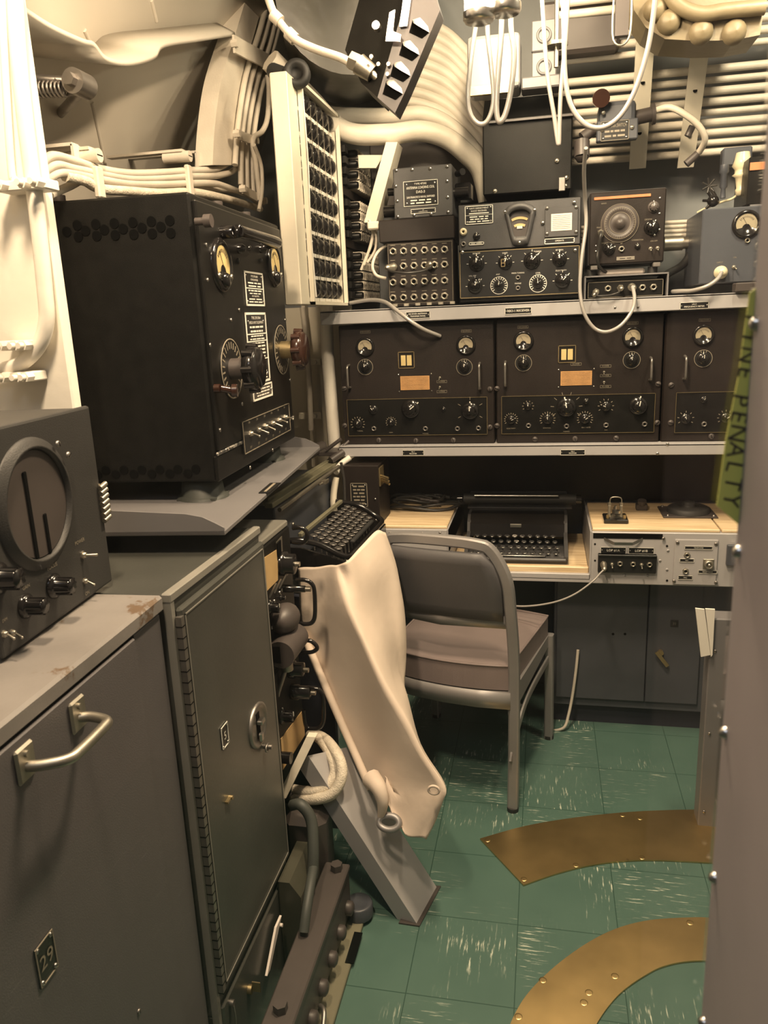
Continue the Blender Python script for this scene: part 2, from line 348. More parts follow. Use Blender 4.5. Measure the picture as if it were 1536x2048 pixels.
def meter(root, x, z, r, y=0, face='meter', rot=0, name='meter'):
    b = MB(); b.lathe((x, y, z), (0, -1, 0), [(0, r * 1.12), (.006, r * 1.12), (.010, r * 1.0), (.010, r * .88), (.006, r * .84), (.006, 0)], 32, 0)
    o = b.build(name, ['bake'], root)
    b = MB(); pts = []
    for i in range(17):
        a = math.radians(-52 + (232 + 52 - 0) * i / 16 * 1.0); a = math.radians(-25 + 230 * i / 16); pts.append((x + r * .82 * math.cos(a), y - .0068, z + r * .82 * math.sin(a)))
    for i in range(7):
        a = math.radians(170 - 160 * i / 6); pts.append((x + r * .34 * math.cos(a), y - .0068, z - r * .34 + r * .36 * math.sin(a)))
    b.add(pts, [tuple(range(len(pts)))], m=0); ticks(b, x, z, r * .52, r * .66, 11, -55, 55, y - .0072, 1, r * .014)
    b.box(-r * .012, r * .012, y - .008, y - .0074, -r * .1, r * .62, m=1, rot=Matrix.Rotation(math.radians(-30), 3, 'Y'), at=(x, 0, z))
    b.build('meter_face', [face, 'ink'], o, label='pale kidney-shaped meter face')
    return o
def handle(root, pts, r, m='dsteel', name='handle', n=8):
    return MB().tube(pts, r, n).build(name, m, root)
def wire(name, pts, r, m, label, cat, group=None, n=8, sub=8):
    o = MB().tube(pts, r, n, sub=sub).build(name, m); return tag(o, label, cat, group)
def frameline(b, x0, x1, z0, z1, w, y, m, d=.0012):
    for a in ((x0, x1, z0, z0 + w), (x0, x1, z1 - w, z1), (x0, x0 + w, z0, z1), (x1 - w, x1, z0, z1)): b.box(a[0], a[1], y - d, y, a[2], a[3], m=m)
# ------------------------------------------------------------------ the compartment
def hullx(z):  # curved pressure hull on the left
    return 1.15 - math.sqrt(max(2.4 ** 2 - (z - 1.0) ** 2, 0.01))
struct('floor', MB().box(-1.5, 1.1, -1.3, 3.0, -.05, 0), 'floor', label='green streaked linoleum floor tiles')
b = MB(); n = 20; zs = [0 + 2.6 * i / n for i in range(n + 1)]
b.band([(hullx(z), .42, z) for z in zs], [(hullx(z), 3.0, z) for z in zs], (-.03, 0, 0)); struct('wall_left', b, 'hull', label='beige painted curved hull plating')
struct('wall_back', MB().box(-1.4, 1.1, 2.9, 2.95, 0, 2.6), 'wallb', label='grey painted bulkhead at the back')
struct('wall_right', MB().box(1.0, 1.05, -1.3, 2.9, 0, 2.6), 'wallb', label='grey bulkhead at the right')
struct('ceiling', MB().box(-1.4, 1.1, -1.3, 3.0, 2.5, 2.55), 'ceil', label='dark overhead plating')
struct('wall_front', MB().box(-1.4, 1.1, -1.35, -1.3, 0, 2.6), 'wallb', label='corridor wall behind the viewer')
struct('wall_corridor', MB().box(-1.35, -1.3, -1.3, .42, 0, 2.6), 'wallb', label='end wall of the corridor')
# weld seams on the hull
for i, (u0, v0, u1, v1) in enumerate(((183, 205, 210, 330), (168, 60, 182, 90), (302, 0, 312, 42))):
    b = MB(); P_ = []
    for k in range(9):
        t = k / 8; d = ray(u0 + (u1 - u0) * t, v0 + (v1 - v0) * t)
        lo, hi = .3, 6.0
        for _ in range(30):
            mid = (lo + hi) / 2; p = CAM + d * mid
            if p.x > hullx(p.z) and p.y < 2.9: lo = mid
            else: hi = mid
        P_.append(CAM + d * lo)
    b.tube(P_, .006, 6); tag(b.build('trim_%d' % (i + 1), 'hull'), 'welded seam bead on the hull', None, None, 'structure')
# wavy stiffener flange across the upper hull
us = [(30, 12), (100, 58), (165, 88), (190, 96), (215, 124), (260, 132), (310, 118), (330, 95), (400, 83), (470, 72)]
A = []; B_ = []
for u, v in us:
    d = ray(u, v); p = pt(u, v, X=-.86)
    A.append(p); B_.append(V((hullx(p.z + .02) + .0, p.y, p.z + .035)))
tag(MB().band(spl(A, 6), spl(B_, 6), (0, 0, .010)).build('trim_4', 'hull'), 'wavy stiffener flange welded along the upper hull', None, None, 'structure')
# the white web frame at the near left
b = MB(); b.box(-1.35, -.79, 1.19, 1.215, .0, 2.5, bev=.003); struct('trim_5', b, 'white', label='white painted web frame at the left edge')
# acrylic pane with its jamb
PY = .40; JX = .0955
b = MB(); b.box(-1.25, JX, PY, PY + .006, .0, 2.5)
pane = struct('window_1', b, 'plex', label='clear acrylic viewing pane in front of the radio room')
b = MB(); b.box(JX, .30, .16, PY + .001, 0, 2.5, bev=.002); jam = struct('door_1', b, 'jamb', label='blurred grey metal jamb at the right edge')
for k, zz in enumerate([.60, .74, .88, 1.0, 1.10, 1.19, 1.29, 1.40, 1.52, 1.63]):
    o = MB().lathe((JX, PY - .008, zz), (-1, 0, 0), [(0, .0034), (.0015, .0032), (.003, .002), (.0035, 0)], 10).build('bolt', 'steel', jam)
b = MB(); q = [pt(u, v, Y=PY - .0025) for u, v in ((1500, 585), (1536, 560), (1545, 700), (1478, 1050), (1434, 1012), (1452, 880), (1476, 760))]
tp = thing('warning_tape', 'yellow-green strip of tape with dark capitals stuck down the pane edge', 'tape')
b.prism(q, (0, .0015, 0)); b.build('tape_strip', 'tape', tp)
b = MB()
def vtext(b, s, u0, v0, u1, v1, Y, size, m=0):
    for i, ch in enumerate(s):
        if ch == ' ': continue
        t = i / max(len(s) - 1, 1); p = pt(u0 + (u1 - u0) * t, v0 + (v1 - v0) * t, Y=Y); b.text(ch, p.x, p.z, size, Y, m, rotz=-PI / 2 - .2)
vtext(b, 'PENALTY', 1480, 800, 1462, 1000, PY - .0028, .0115); vtext(b, 'FINE', 1503, 640, 1490, 745, PY - .0028, .0105)
b.build('lettering', 'ink', tp)
# ------------------------------------------------------------------ conduit on the web frame
cY = 1.165
t = thing('conduit_pipe', 'thick white painted conduit running down the near left frame', 'pipe')
P_ = [pt(u, v, Y=cY) for u, v in ((28, -60), (36, 100), (52, 250), (66, 360), (80, 480), (90, 580), (93, 640), (78, 690), (40, 728), (-20, 745))]
MB().tube(P_, .0125, 12).build('pipe', 'white', t)
for (u, v, w) in ((62, 372, .05), (48, 690, .035), (52, 752, .035)):
    p = pt(u, v, Y=cY); b = MB(); b.box(p.x - w, p.x + w * .7, cY - .016, 1.188, p.z - .008, p.z + .008, bev=.002)
    for s_ in (-.7, .1, .55): b.cyl((p.x + w * s_, cY - .014, p.z), (p.x + w * s_, cY - .032, p.z), .0085, n=6, smooth=False); b.cyl((p.x + w * s_, cY - .03, p.z), (p.x + w * s_, cY - .042, p.z), .005, n=10)
    b.build('clamp', 'white', t)
wire('conduit_pipe', [pt(u, v, Y=1.17) for u, v in ((2, -60), (8, 100), (22, 330), (30, 360), (36, 372))], .006, 'white', 'thin white pipe beside the thick conduit at the left edge', 'pipe')
# coil-spring arm
t = thing('spring_arm', 'dark spring-loaded arm with a bolted round end high on the hull', 'spring')
a0 = pt(55, 170, Y=1.45); a1 = pt(172, 168, Y=1.5)
MB().tube([a0 + V((0, 0, .012)), a1 + V((-.02, 0, .006))], .009, 8).build('rod', 'dsteel', t)
b = MB(); ln = 9
pts = []
for i in range(ln * 10 + 1):
    s_ = i / (ln * 10); c = a0.lerp(a1, s_ * .62) + V((0, 0, -.008)); a = 2 * PI * ln * s_; pts.append(c + V((0, math.cos(a) * .013, math.sin(a) * .013)))
b.tube(pts, .0028, 6, raw=True); b.build('spring', 'dsteel', t)
b = MB(); c = a1; b.cyl(c + V((-.06, 0, 0)), c, .018, n=12); b.cyl(c + V((-.01, .02, 0)), c + V((-.01, -.03, 0)), .023, n=18); b.cyl(c + V((-.01, -.03, 0)), c + V((-.01, -.045, 0)), .012, n=6, smooth=False); b.cyl(c + V((-.05, -.0, 0)), c + V((-.05, -.03, 0)), .008, n=6, smooth=False)
b.cyl(c + V((-.01, .015, 0)), V((hullx(c.z) - .01, c.y + .25, c.z + .02)), .010); b.build('bracket', 'dsteel', t)
# ------------------------------------------------------------------ horizontal cable run over the black set and the vertical trunk
def hullpt(u, v, off=.02):
    d = ray(u, v); lo, hi = .3, 6.0
    for _ in range(30):
        mid = (lo + hi) / 2; p = CAM + d * mid
        if p.x > hullx(p.z) + off and p.y < 2.86 - off: lo = mid
        else: hi = mid
    return CAM + d * lo
XC = -.88
def onx(pts, X=XC): return [pt(u, v, X=X) for u, v in pts]
runs = [
 ([(80, 330), (105, 312), (150, 322), (200, 338), (260, 347), (330, 345), (380, 341), (430, 338), (465, 318), (480, 285), (490, 240), (505, 160), (530, 60), (545, -20)], .0085, 'upper smooth painted cable of the run above the black set'),
 ([(80, 350), (110, 330), (150, 338), (200, 347), (260, 357), (330, 356), (380, 352), (440, 350), (475, 335), (490, 300), (500, 240), (518, 150), (545, 50), (560, -20)], .0085, 'second painted cable down in the run above the black set'),
 ([(80, 368), (115, 347), (150, 347), (200, 358), (260, 367), (330, 368), (380, 366), (430, 367), (470, 380), (500, 392), (520, 410)], .0085, 'third painted cable down in the run above the black set'),
 ([(130, 352), (170, 362), (200, 377), (260, 382), (320, 386), (380, 384), (430, 392), (480, 405), (520, 418)], .0105, 'braided lowest cable of the run above the black set'),
 ([(100, 390), (140, 372), (190, 352), (250, 372), (330, 376), (400, 376), (450, 380), (495, 385), (520, 395)], .008, 'thin painted cable behind the run above the black set'),
]
for P_, r_, lb in runs: wire('hull_cable', onx(P_, XC if 'behind' not in lb else XC - .03), r_, 'rope' if 'braided' in lb else 'cable', lb, 'cable')
for (u, v0, v1, nm) in ((197, 333, 395, 'left strap clamp around the cable run over the black set'), (378, 330, 396, 'right strap clamp around the cable run over the black set')):
    p0 = pt(u, v0, X=XC + .014); p1 = pt(u, v1, X=XC + .014); b = MB(); b.box(XC + .004, XC + .017, p0.y - .012, p0.y + .012, p1.z, p0.z, bev=.003)
    b.cyl((XC - .05, p0.y, p0.z + .02), (XC + .02, p0.y, p0.z + .02), .013, n=14); b.box(XC + .02, XC + .0205, p0.y - .010, p0.y + .010, p0.z + .019, p0.z + .021, m=1); b.box(XC - .2, XC + .004, p0.y - .012, p0.y + .012, p0.z + .03, p0.z + .036); tag(b.build('strap_clamp', ['cable', 'dark']), nm, 'clamp')
# vertical trunk beside the fuse panel
b = MB(); A = [pt(u, v, X=-.86) for u, v in ((425, 330), (430, 250), (443, 160), (470, 70), (500, -30))]; B_ = [pt(u, v, X=-.86) for u, v in ((468, 330), (470, 250), (483, 160), (508, 70), (535, -30))]
b.band(spl(A), spl(B_), (-.05, 0, 0)); tag(b.build('cable_trunk_plate', 'cable', smooth=False), 'flat painted backing channel rising beside the vertical cables', 'channel')
vr = [((470, 330), (476, 250), (492, 150), (520, 60), (540, -20)), ((482, 370), (484, 270), (502, 160), (530, 70), (552, -20)), ((494, 385), (494, 280), (512, 170), (540, 85), (560, -10)), ((506, 385), (504, 300), (520, 190), (542, 110), (566, 20))]
for i, P_ in enumerate(vr): wire('trunk_cable', onx(P_, -.85), .0085, 'cable', 'painted cable climbing the hull in the upright bundle, %s from the left' % ('first', 'second', 'third', 'fourth')[i], 'cable', 'upright cables beside the fuse panel')
wire('trunk_cable', onx([(520, 400), (512, 330), (506, 280), (525, 262), (535, 235), (538, 180), (535, 150)], -.82), .008, 'cable', 'painted cable looping off the upright bundle towards the fuse panel', 'cable')
wire('trunk_cable', onx([(508, 290), (522, 330), (524, 380), (518, 420)], -.81), .006, 'cable', 'thin painted cable hanging at the foot of the upright bundle', 'cable')
for (u0, v0, u1, v1, nm) in ((463, 88, 543, 130, 'wide painted strap across the upright cables'), (468, 268, 505, 282, 'narrow strap lower on the upright cables'), (480, 378, 522, 402, 'cable clamp block where the upright cables meet the run')):
    p = pt(u0, v0, X=-.835); q = pt(u1, v1, X=-.835); h = .022 if 'wide' in nm else .012
    b = MB(); b.prism([(-.832, p.y, p.z + h), (-.832, q.y, q.z + h), (-.832, q.y, q.z - h), (-.832, p.y, p.z - h)], (.006, 0, 0))
    for w in ((p, q) if 'wide' not in nm else (p,)): b.cyl(w + V((0, 0, 0)), w + V((.018, 0, 0)), .010, n=6, smooth=False)
    tag(b.build('strap_clamp', 'cable'), nm, 'clamp')
for (u, v, nm) in ((150, 290, 'left'), (395, 305, 'right')):
    p = pt(u, v, X=-.9); b = MB(); b.box(-1.15, -.9, p.y - .012, p.y + .012, p.z - .003, p.z + .003); b.box(-.903, -.897, p.y - .012, p.y + .012, p.z - .05, p.z)
    tag(b.build('cable_hanger', 'hull'), 'small bent hanger bracket on the hull, %s of two above the cable run' % nm, 'bracket')
# ------------------------------------------------------------------ drawer cabinet (near left)
f = F(-.560, .634, 0, 92)
t = thing('drawer_cabinet', 'large grey steel drawer cabinet with a worn top and brass-coloured pull', 'cabinet', f)
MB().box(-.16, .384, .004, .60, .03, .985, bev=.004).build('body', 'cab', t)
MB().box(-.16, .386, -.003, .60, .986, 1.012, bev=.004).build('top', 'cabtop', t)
b = MB(); x0 = f.on(0, 1420)[0] - .12; zt = .93
# drawer front with hairline gap
gx0, gz1 = -.18, .925
b.box(-.15, f.on(308, 1600)[0], -.004, .003, .10, f.on(306, 1241)[1], bev=.002); d = b.build('drawer', 'cab', t)
b = MB(); fx = f.on(308, 1600)[0]; gz = f.on(306, 1241)[1]
for a in ((-.155, fx + .0025, gz, gz + .0025), (fx, fx + .0025, .09, gz), (-.155, fx + .0025, .0965, .099)): b.box(a[0], a[1], -.0006, .004, a[2], a[3])
b.build('gap_shadow_groove', 'dark', t)
p0 = f.on(60, 1535, -.05); p1 = f.on(188, 1462, -.05)
L0 = V((f.on(40, 1522)[0], 0, f.on(40, 1522)[1])); L1 = V((f.on(150, 1450)[0], 0, f.on(150, 1450)[1]))
b = MB(); r = .0066; zc = (L0.z + L1.z) / 2 + .002; xa, xb = L0.x, L1.x
b.tube([(xa, -.004, zc), (xa + .004, -.022, zc), (xa + .018, -.046, zc), (xa + .04, -.050, zc), (xb - .02, -.050, zc), (xb - .004, -.046, zc), (xb + .004, -.022, zc), (xb, -.004, zc)], r, 10, sub=5)
for x in (xa, xb): b.box(x - .016, x + .016, -.009, -.003, zc - .016, zc + .026, bev=.003); b.cyl((x, -.009, zc + .016), (x, -.012, zc + .016), .004, n=8)
b.build('handle', 'nickel', d)
a = f.on(72, 1935, -.004); c = f.on(108, 1925, -.004)
pl = plate(d, a[0], c[0] + .004, a[1] - .052 + .022, a[1] + .022, [('29', 1)], y=-.004, bg='lab', fg='print_', name='number_plate', label='small black plate reading 29')
x, z = f.on(272, 2022); screw(d, x, z, -.004, .004, 'dsteel')
# ------------------------------------------------------------------ tall locker
f = F(-.565, 1.026, 0, 90)
t = thing('tall_locker', 'narrow green-grey metal locker with a hinged door and recessed latch', 'locker', f)
b = MB(); b.box(0, .392, .0, .45, .20, 1.008, bev=.003); b.box(0, .350, 0.002, .45, 0.0, .20, bev=.002); b.build('body', 'tall', t)
b = MB(); b.box(-.002, .394, -.004, .012, .996, 1.011, bev=.002); b.box(-.001, .010, -.003, .01, .17, 1.0); b.build('rim', 'tallrim', t)
b = MB(); b.box(.012, .386, -.012, .0, .245, .982, bev=.004); d = b.build('door', 'tall', t)
b = MB(); b.box(.006, .016, -.014, -.004, .25, .97); 
for k in range(38): b.box(.0055, .0165, -.0145, -.0035, .25 + k * .019, .2515 + k * .019, m=1)
b.build('piano_hinge', ['dsteel', 'dark'], d)
b = MB(); frameline(b, .022, .376, .258, .970, .0022, -.0125, 0); b.build('door_bead', 'tallrim', d)
x, z = f.on(515, 1450, -.012)
b = MB(); b.lathe((x, -.012, z), (0, -1, 0), [(0, .046), (.004, .046), (.006, .040), (.003, .036), (.0015, .033), (.0015, 0)], 32)
for v in b.v: pass
o = b.build('latch_dish', 'dsteel', d)
b = MB(); b.box(x - .008, x + .008, -.0145, -.010, z - .026, z + .026, m=0); o2 = b.build('latch_slot', 'dark', o)
b = MB(); b.box(x - .010, x + .010, -.026, -.014, z + .004, z + .014, bev=.002); b.box(x - .009, x + .006, -.022, -.014, z - .034, z - .014, bev=.003); b.build('latch_bolt', 'steel', o)
x2, z2 = f.on(535, 1495, -.02); b = MB(); b.tube([(x2 + .010 * math.cos(a), -.02, z2 + .007 * math.sin(a)) for a in [i * PI / 6 for i in range(12)]], .0022, 6, closed=True); b.cyl((x2, -.012, z2 + .002), (x2, -.03, z2 + .002), .005, n=10); b.build('padlock_eye', 'dsteel', d)
x, z = f.on(448, 1470, -.012); plate(d, x - .014, x + .014, z - .022, z + .020, [('5', 1)], y=-.012, name='number_plate', fg='white2', label='small black plate reading 5')
x, z = f.on(455, 1598, -.012); b = MB(); b.box(x - .012, x + .010, -.018, -.012, z - .002, z + .002); b.cyl((x + .006, -.012, z), (x + .006, -.020, z), .004, n=8); b.build('catch_pin', 'brassd', d)
# lower compartment flap
b = MB(); b.box(.010, .345, -.008, .0, .0, .215, bev=.003); d = b.build('lower_flap', 'tall', t)
p = f.on(560, 1850, -.02); q = f.on(540, 1925, -.02)
b = MB(); b.prism([(p[0] + .012, -.016, p[1] + .014), (p[0] - .022, -.016, p[1] + .014), (q[0] - .022, -.016, q[1] - .012), (q[0] - .005, -.016, q[1] - .014)], (0, -.005, 0)); b.cyl((p[0], -.018, p[1]), (p[0], -.026, p[1]), .004, n=10); b.build('clip', 'card', t, label='pale riveted lever clip')
x, z = f.on(497, 1978, -.008); b = MB(); b.cyl((x, -.006, z), (x, -.016, z), .009, n=14); b.box(x - .0012, x + .0012, -.034, -.016, z - .004, z + .020, bev=.001); b.build('key', 'brassd', d)
x, z = f.on(460, 2005, -.008); b = MB(); b.cyl((x, -.006, z), (x, -.016, z), .006, n=12); b.tube([(x, -.014, z), (x - .003, -.018, z - .03), (x, -.014, z - .07)], .002, 6); b.build('chain_stud', 'dsteel', d)
# ------------------------------------------------------------------ grey set with the round dial
f = F(-.659, .768, 1.013, 94.5)
t = thing('direction_finder_set', 'grey receiver with a big round window standing on the drawer cabinet', 'radio', f)
MB().box(.0, .292, .004, .34, .008, .283, bev=.006, seg=2).build('case', 'trans', t)
MB().box(-.002, .294, -.004, .006, .004, .286, bev=.004, seg=2).build('front_panel', 'trans', t)
cx, cz = f.on(80, 1008, -.01); x1, z1 = f.on(150, 1008, -.01); R = .080
b = MB(); b.lathe((cx, -.004, cz), (0, -1, 0), [(0, R * 1.12), (.003, R * 1.11), (.004, R * 1.02), (.009, R * .98), (.009, R * .94), (.001, R * .92)], 48); b.build('dial_bezel', 'trans', t)
b = MB(); b.cyl((cx, -.003, cz), (cx, -.006, cz), R * .9, n=48); b.build('dial_window', 'mud', t)
b = MB(); b.box(cx - .024, cx - .016, -.0085, -.006, cz - .070, cz + .048, bev=.002); b.box(cx + .008, cx + .015, -.0085, -.006, cz - .072, cz - .016, bev=.003); b.build('dial_slot', 'dark', t)
for (u, v, r_) in ((20, 1157, .0165), (73, 1212, .0135), (128, 1172, .0145)):
    x, z = f.on(u, v, -.02); knob(t, x, z, r_, -.004, h=.026, rot=random.random() * 2, ptr=False)
for (u, v, a) in ((172, 1110, -1.3), (176, 1162, .1), (16, 1268, .6), (32, 1266, .6)):
    x, z = f.on(u, v, -.01); toggle(t, x, z, .0062 if v < 1150 else .005, -.004, ang=a)
for (u, v, s_, sz) in ((160, 1083, 'POWER', .008), (105, 1133, 'FOCUS', .008), (95, 1143, '', .008), (53, 1174, 'GAIN', .007), (175, 1186, 'ON', .008), (50, 1200, 'TUNE', .007), (10, 1240, 'DIM', .006)):
    if s_:
        x, z = f.on(u, v, -.005); b = MB(); b.text(s_, x, z, sz, -.0048); b.build('lettering', 'print_', t)
x, z = f.on(190, 1010, -.006); b = MB()
zt = f.on(186, 980, -.008)[1]; zb = f.on(196, 1046, -.008)[1]
for k in range(7): zz = zb + (zt - zb) * k / 6; b.cyl((.284, -.008, zz - .002), (.300, -.010, zz + .002), .0042, n=10); b.box(.286, .290, -.006, .0, zz - .004, zz + .004)
b.build('louvre_grip', 'nickel', t, label='stack of seven pale metal ribs')
for (u, v) in ((112, 888), (133, 910)):
    x, z = f.on(u, v, -.01); screw(t, x, z, -.012, .005, 'dsteel')
# ------------------------------------------------------------------ tray shelf
zt = 1.055
t = thing('tray_shelf', 'grey sheet-metal tray with rounded turned-up ends carrying the black set', 'shelf')
A0 = pt(450, 1060, Z=zt); A1 = pt(640, 893, Z=zt); fd = (A1 - A0).normalized(); L = (A1 - A0).length
f = F(A0.x, A0.y, zt, math.degrees(math.atan2(fd.y, fd.x))); t.location = f.o; t.rotation_euler = (0, 0, f.yaw)
MB().box(0, L, 0, .46, -.010, 0, bev=.002).build('plate', 'tray', t)
def lip(x, h0, h1):
    return [(x, 0, -.008), (x, .50, -.008), (x, .50, h1), (x, .07, h0), (x, .04, h0 - .006), (x, .016, h0 - .018), (x, .002, .004)]
h0 = .035
b = MB(); b.prism(lip(0, .030, .055), (.004, 0, 0)); b.build('end_lip', 'tray', t); b = MB(); b.prism(lip(L - .004, .030, .055), (.004, 0, 0)); b.build('end_lip', 'tray', t)
x, y = f.zp(540, 977, 0); b = MB(); b.box(x - .05, x + .05, y - .012, y + .012, 0, .0025, m=0); b.box(x - .042, x + .042, y - .003, y + .003, .0025, .003, m=1); b.build('nameplate', ['lab', 'print_'], t)
# ------------------------------------------------------------------ big black set
f = F(-.648, 1.432, 1.10, 92.5)
t = thing('black_transmitter', 'big black crackle-finished radio set with two meters on rubber mounts', 'radio', f)
W, H, D = .580, .552, .42
b = MB(); bv = .004
b.box(0, W, .004, D, 0, H, bev=.004); o = b.build('case', 'black', t)
b = MB(); b.box(.012, W - .012, -.004, .006, .06, H - .012, bev=.003); b.box(0, W, -.002, .006, 0, .052, bev=.002); b.build('front_panel', 'blackp', t)
b = MB(); b.box(.0, W, -.005, .0, .052, .060, bev=.002); b.build('panel_ledge', mat('chipped_edge', (.03, .03, .03), .5, wear=((.30, .28, .25), 60, .52)), t)
# vent holes on the side facing the viewer
def sidep(u, v): y, z = f.xp(u, v, 0.0); return y, z
me = proto('vent', lambda b: b.cyl((0, 0, 0), (-.0015, 0, 0), .0095, n=12), ['dark'])
hs = []
for k in range(6): hs += [(340 - k * 37, 441 + 1.9 * k), (322 - k * 37.6, 454 + 1.9 * k), (342 - k * 37, 466 + 1.5 * k)]
for k in range(6): hs += [(392 - k * 36, 938 + k * .5), (376 - k * 36, 947 + k * .5), (393 - k * 36, 957 + k * .5)]
for i, (u, v) in enumerate(hs):
    y, z = sidep(u, v)
    if .02 < y < D - .02 and 0.015 < z < H - .015:
        m2 = me
        put('vent_hole', me, t, (-.0002, y, z))
for (u, v, fc) in ((449, 530, 'metery'), (553, 530, 'metery')):
    x, z = f.on(u, v, -.012); mo = meter(t, x, z, .048, -.002, face=fc); 
    for sx in (-.035, .035): screw(mo, x + sx, z - .022, -.012, .006, 'nickel')
    b = MB(); b.lathe((x, -.011, z - .03), (0, -1, 0), [(0, .016), (.008, .013), (.010, 0)], 14); b.build('zero_cap', 'bake', mo)
x0, z0 = f.on(472, 463, -.035); x1, _ = f.on(548, 463, -.035)
b = MB(); b.tube([(x0, 0, z0), (x0 + .004, -.03, z0), (x0 + .02, -.042, z0), (x1 - .02, -.042, z0), (x1 - .004, -.03, z0), (x1, 0, z0)], .013, 12); b.build('carry_handle', 'bake', t)
for (u, v) in ((478, 497), (522, 497), (477, 522), (523, 522), (500, 497)):
    x, z = f.on(u, v, -.006); b = MB(); b.lathe((x, -.002, z), (0, -1, 0), [(0, .011), (.012, .010), (.018, .005), (.019, 0)] if v < 510 and u != 500 else [(0, .007), (.006, .006), (.007, 0)], 14); b.build('pilot_lamp' if v < 510 and u != 500 else 'panel_stud', 'bake', t)
a = f.on(487, 545, -.004); c = f.on(524, 612, -.004); xa = f.on(487, 550, -.004)[0]; xb = f.on(523, 545, -.004)[0]
plate(t, xa, xb, f.on(505, 612, -.004)[1], f.on(505, 544, -.004)[1], [('TYPE CME 60088', 1.2), ('POWER AMPLIFIER', 1.1), ('#3', 1), ('#2', 1), ('---', .5), ('#4', 1), ('#3', .8), ('NAVY DEPARTMENT', 1), ('#2', .9), ('#3', .9)], y=-.004, bw=.004, name='upper_nameplate')
xa = f.on(488, 628, -.004)[0]; xb = f.on(529, 628, -.004)[0]; za = f.on(512, 768, -.004)[1]; zb = f.on(508, 625, -.004)[1]
plate(t, xa, xb, za, zb, [('TYPE CME 50064', 1.6), ('SPEECH INPUT EQUIPMENT', 1.5), ('#4', 1.4), ('#5', 1.4), ('---', .4), ('#5', 1), ('#4', 1), ('---', .4), ('#4', 1), ('#4', 1.2), ('#4', 1.2), ('#4', 1.2), ('#3', 1.2), ('---', .4), ('#1', 1), ('NAVY DEPARTMENT', 1.5), ('BUREAU OF SHIPS', 1.2), ('#2', .9), ('#3', 1.3), ('#3', 1)], y=-.004, bw=.005, name='main_nameplate')
plate(t, xa + .012, xb + .010, za - .038, za - .004, [('#4', 1), ('#5', 1), ('#5', 1)], y=-.004, bw=.004, bg='dsteel', fg='white2', name='lower_nameplate')
for (u, v, k) in ((462, 738, 'bake'), (562, 700, 'bakeb')):
    x, z = f.on(u, v, -.004); b = MB(); b.cyl((x, -.002, z), (x, -.006, z), .063, n=40, m=0); ringb(b, x, z, .063, .003, -.006, 1); ticks(b, x, z, .042, .056, 24, -170, 170, -.0065, 1, .0016); o = b.build('dial_plate', ['lab', 'print_'], t)
    b = MB(); b.cyl((x, -.006, z), (x, -.040, z), .022, n=20, m=1); b.lathe((x, -.036, z), (0, -1, 0), [(0, .018), (.004, .040), (.012, .046), (.026, .046), (.034, .038), (.036, 0)], 24, 0)
    for i in range(8): a = i * PI / 4; b.cyl((x + .046 * math.cos(a), -.042, z + .046 * math.sin(a)), (x + .044 * math.cos(a), -.064, z + .044 * math.sin(a)), .007, n=8, m=0)
    b.build('tuning_knob', [k, 'mud' if k == 'bake' else 'brassd'], t)
xa = f.on(483, 868, -.003)[0]; xb = f.on(575, 815, -.003)[0]; zc = f.on(530, 855, -.003)[1]
b = MB(); b.box(xa, xb, -.007, -.003, zc - .036, zc + .036, m=0); frameline(b, xa, xb, zc - .036, zc + .036, .0015, -.007, 1); o = b.build('switch_plate', ['lab', 'print_'], t)
for k in range(6):
    x = xa + (xb - xa) * (.12 + .152 * k); toggle(t, x, zc + .004, .0078, -.007, ang=(.9, -.3, .2, -.2, .9, 1.0)[k]); MB().text('ON', x, zc + .029, .008, -.0075).build('lettering', 'print_', o); MB().text('OFF', x, zc - .027, .008, -.0075).build('lettering', 'print_', o)
for (u, v) in ((397, 443), (585, 458)):
    x, z = f.on(u, v, -.01); b = MB(); b.cyl((x, -.004, z), (x, -.024, z), .007, n=10); b.cyl((x, -.022, z), (x, -.036, z), .012, n=18); b.build('thumbscrew', 'mud', t)
for (u, v) in ((440, 782),):
    x, z = f.on(u, v, -.01); b = MB(); b.cyl((x - .012, -.004, z + .006), (x - .012, -.016, z + .006), .009, n=12); b.cyl((x - .012, -.016, z + .006), (x, -.036, z), .007, n=12); b.cyl((x, -.036, z), (x + .002, -.046, z), .013, n=16); b.build('thumbscrew', 'bakeb', t)
for (x, y) in ((.27, .05), (.46, .05), (.06, .3)):
    b = MB(); b.cyl((x, y, H), (x, y, H + .012), .008, n=12); b.cyl((x, y, H + .008), (x, y, H + .02), .013, n=16); b.build('top_thumbscrew', 'mud', t)
for (u, v) in ((412, 490), (438, 505), (570, 640), (420, 690), (422, 800), (440, 860), (452, 900), (580, 760), (590, 830), (478, 620), (415, 560), (595, 860), (500, 935), (545, 900), (484, 808), (462, 640)):
    x, z = f.on(u, v, -.004)
    if .01 < x < W - .01: screw(t, x, z, -.004, .0042, 'dsteel')
for (x, y) in ((.06, .06), (.06, .36), (W - .09, .06), (W - .09, .36)):
    b = MB(); b.lathe((x, y, -.045), (0, 0, 1), [(0, .055), (.006, .052), (.008, .046), (.036, .042), (.042, .03), (.045, 0)], 24); b.cyl((x, y, -.045), (x, y, -.040), .06, n=4, smooth=False, ph=PI / 4); b.build('rubber_mount', 'grub', t)
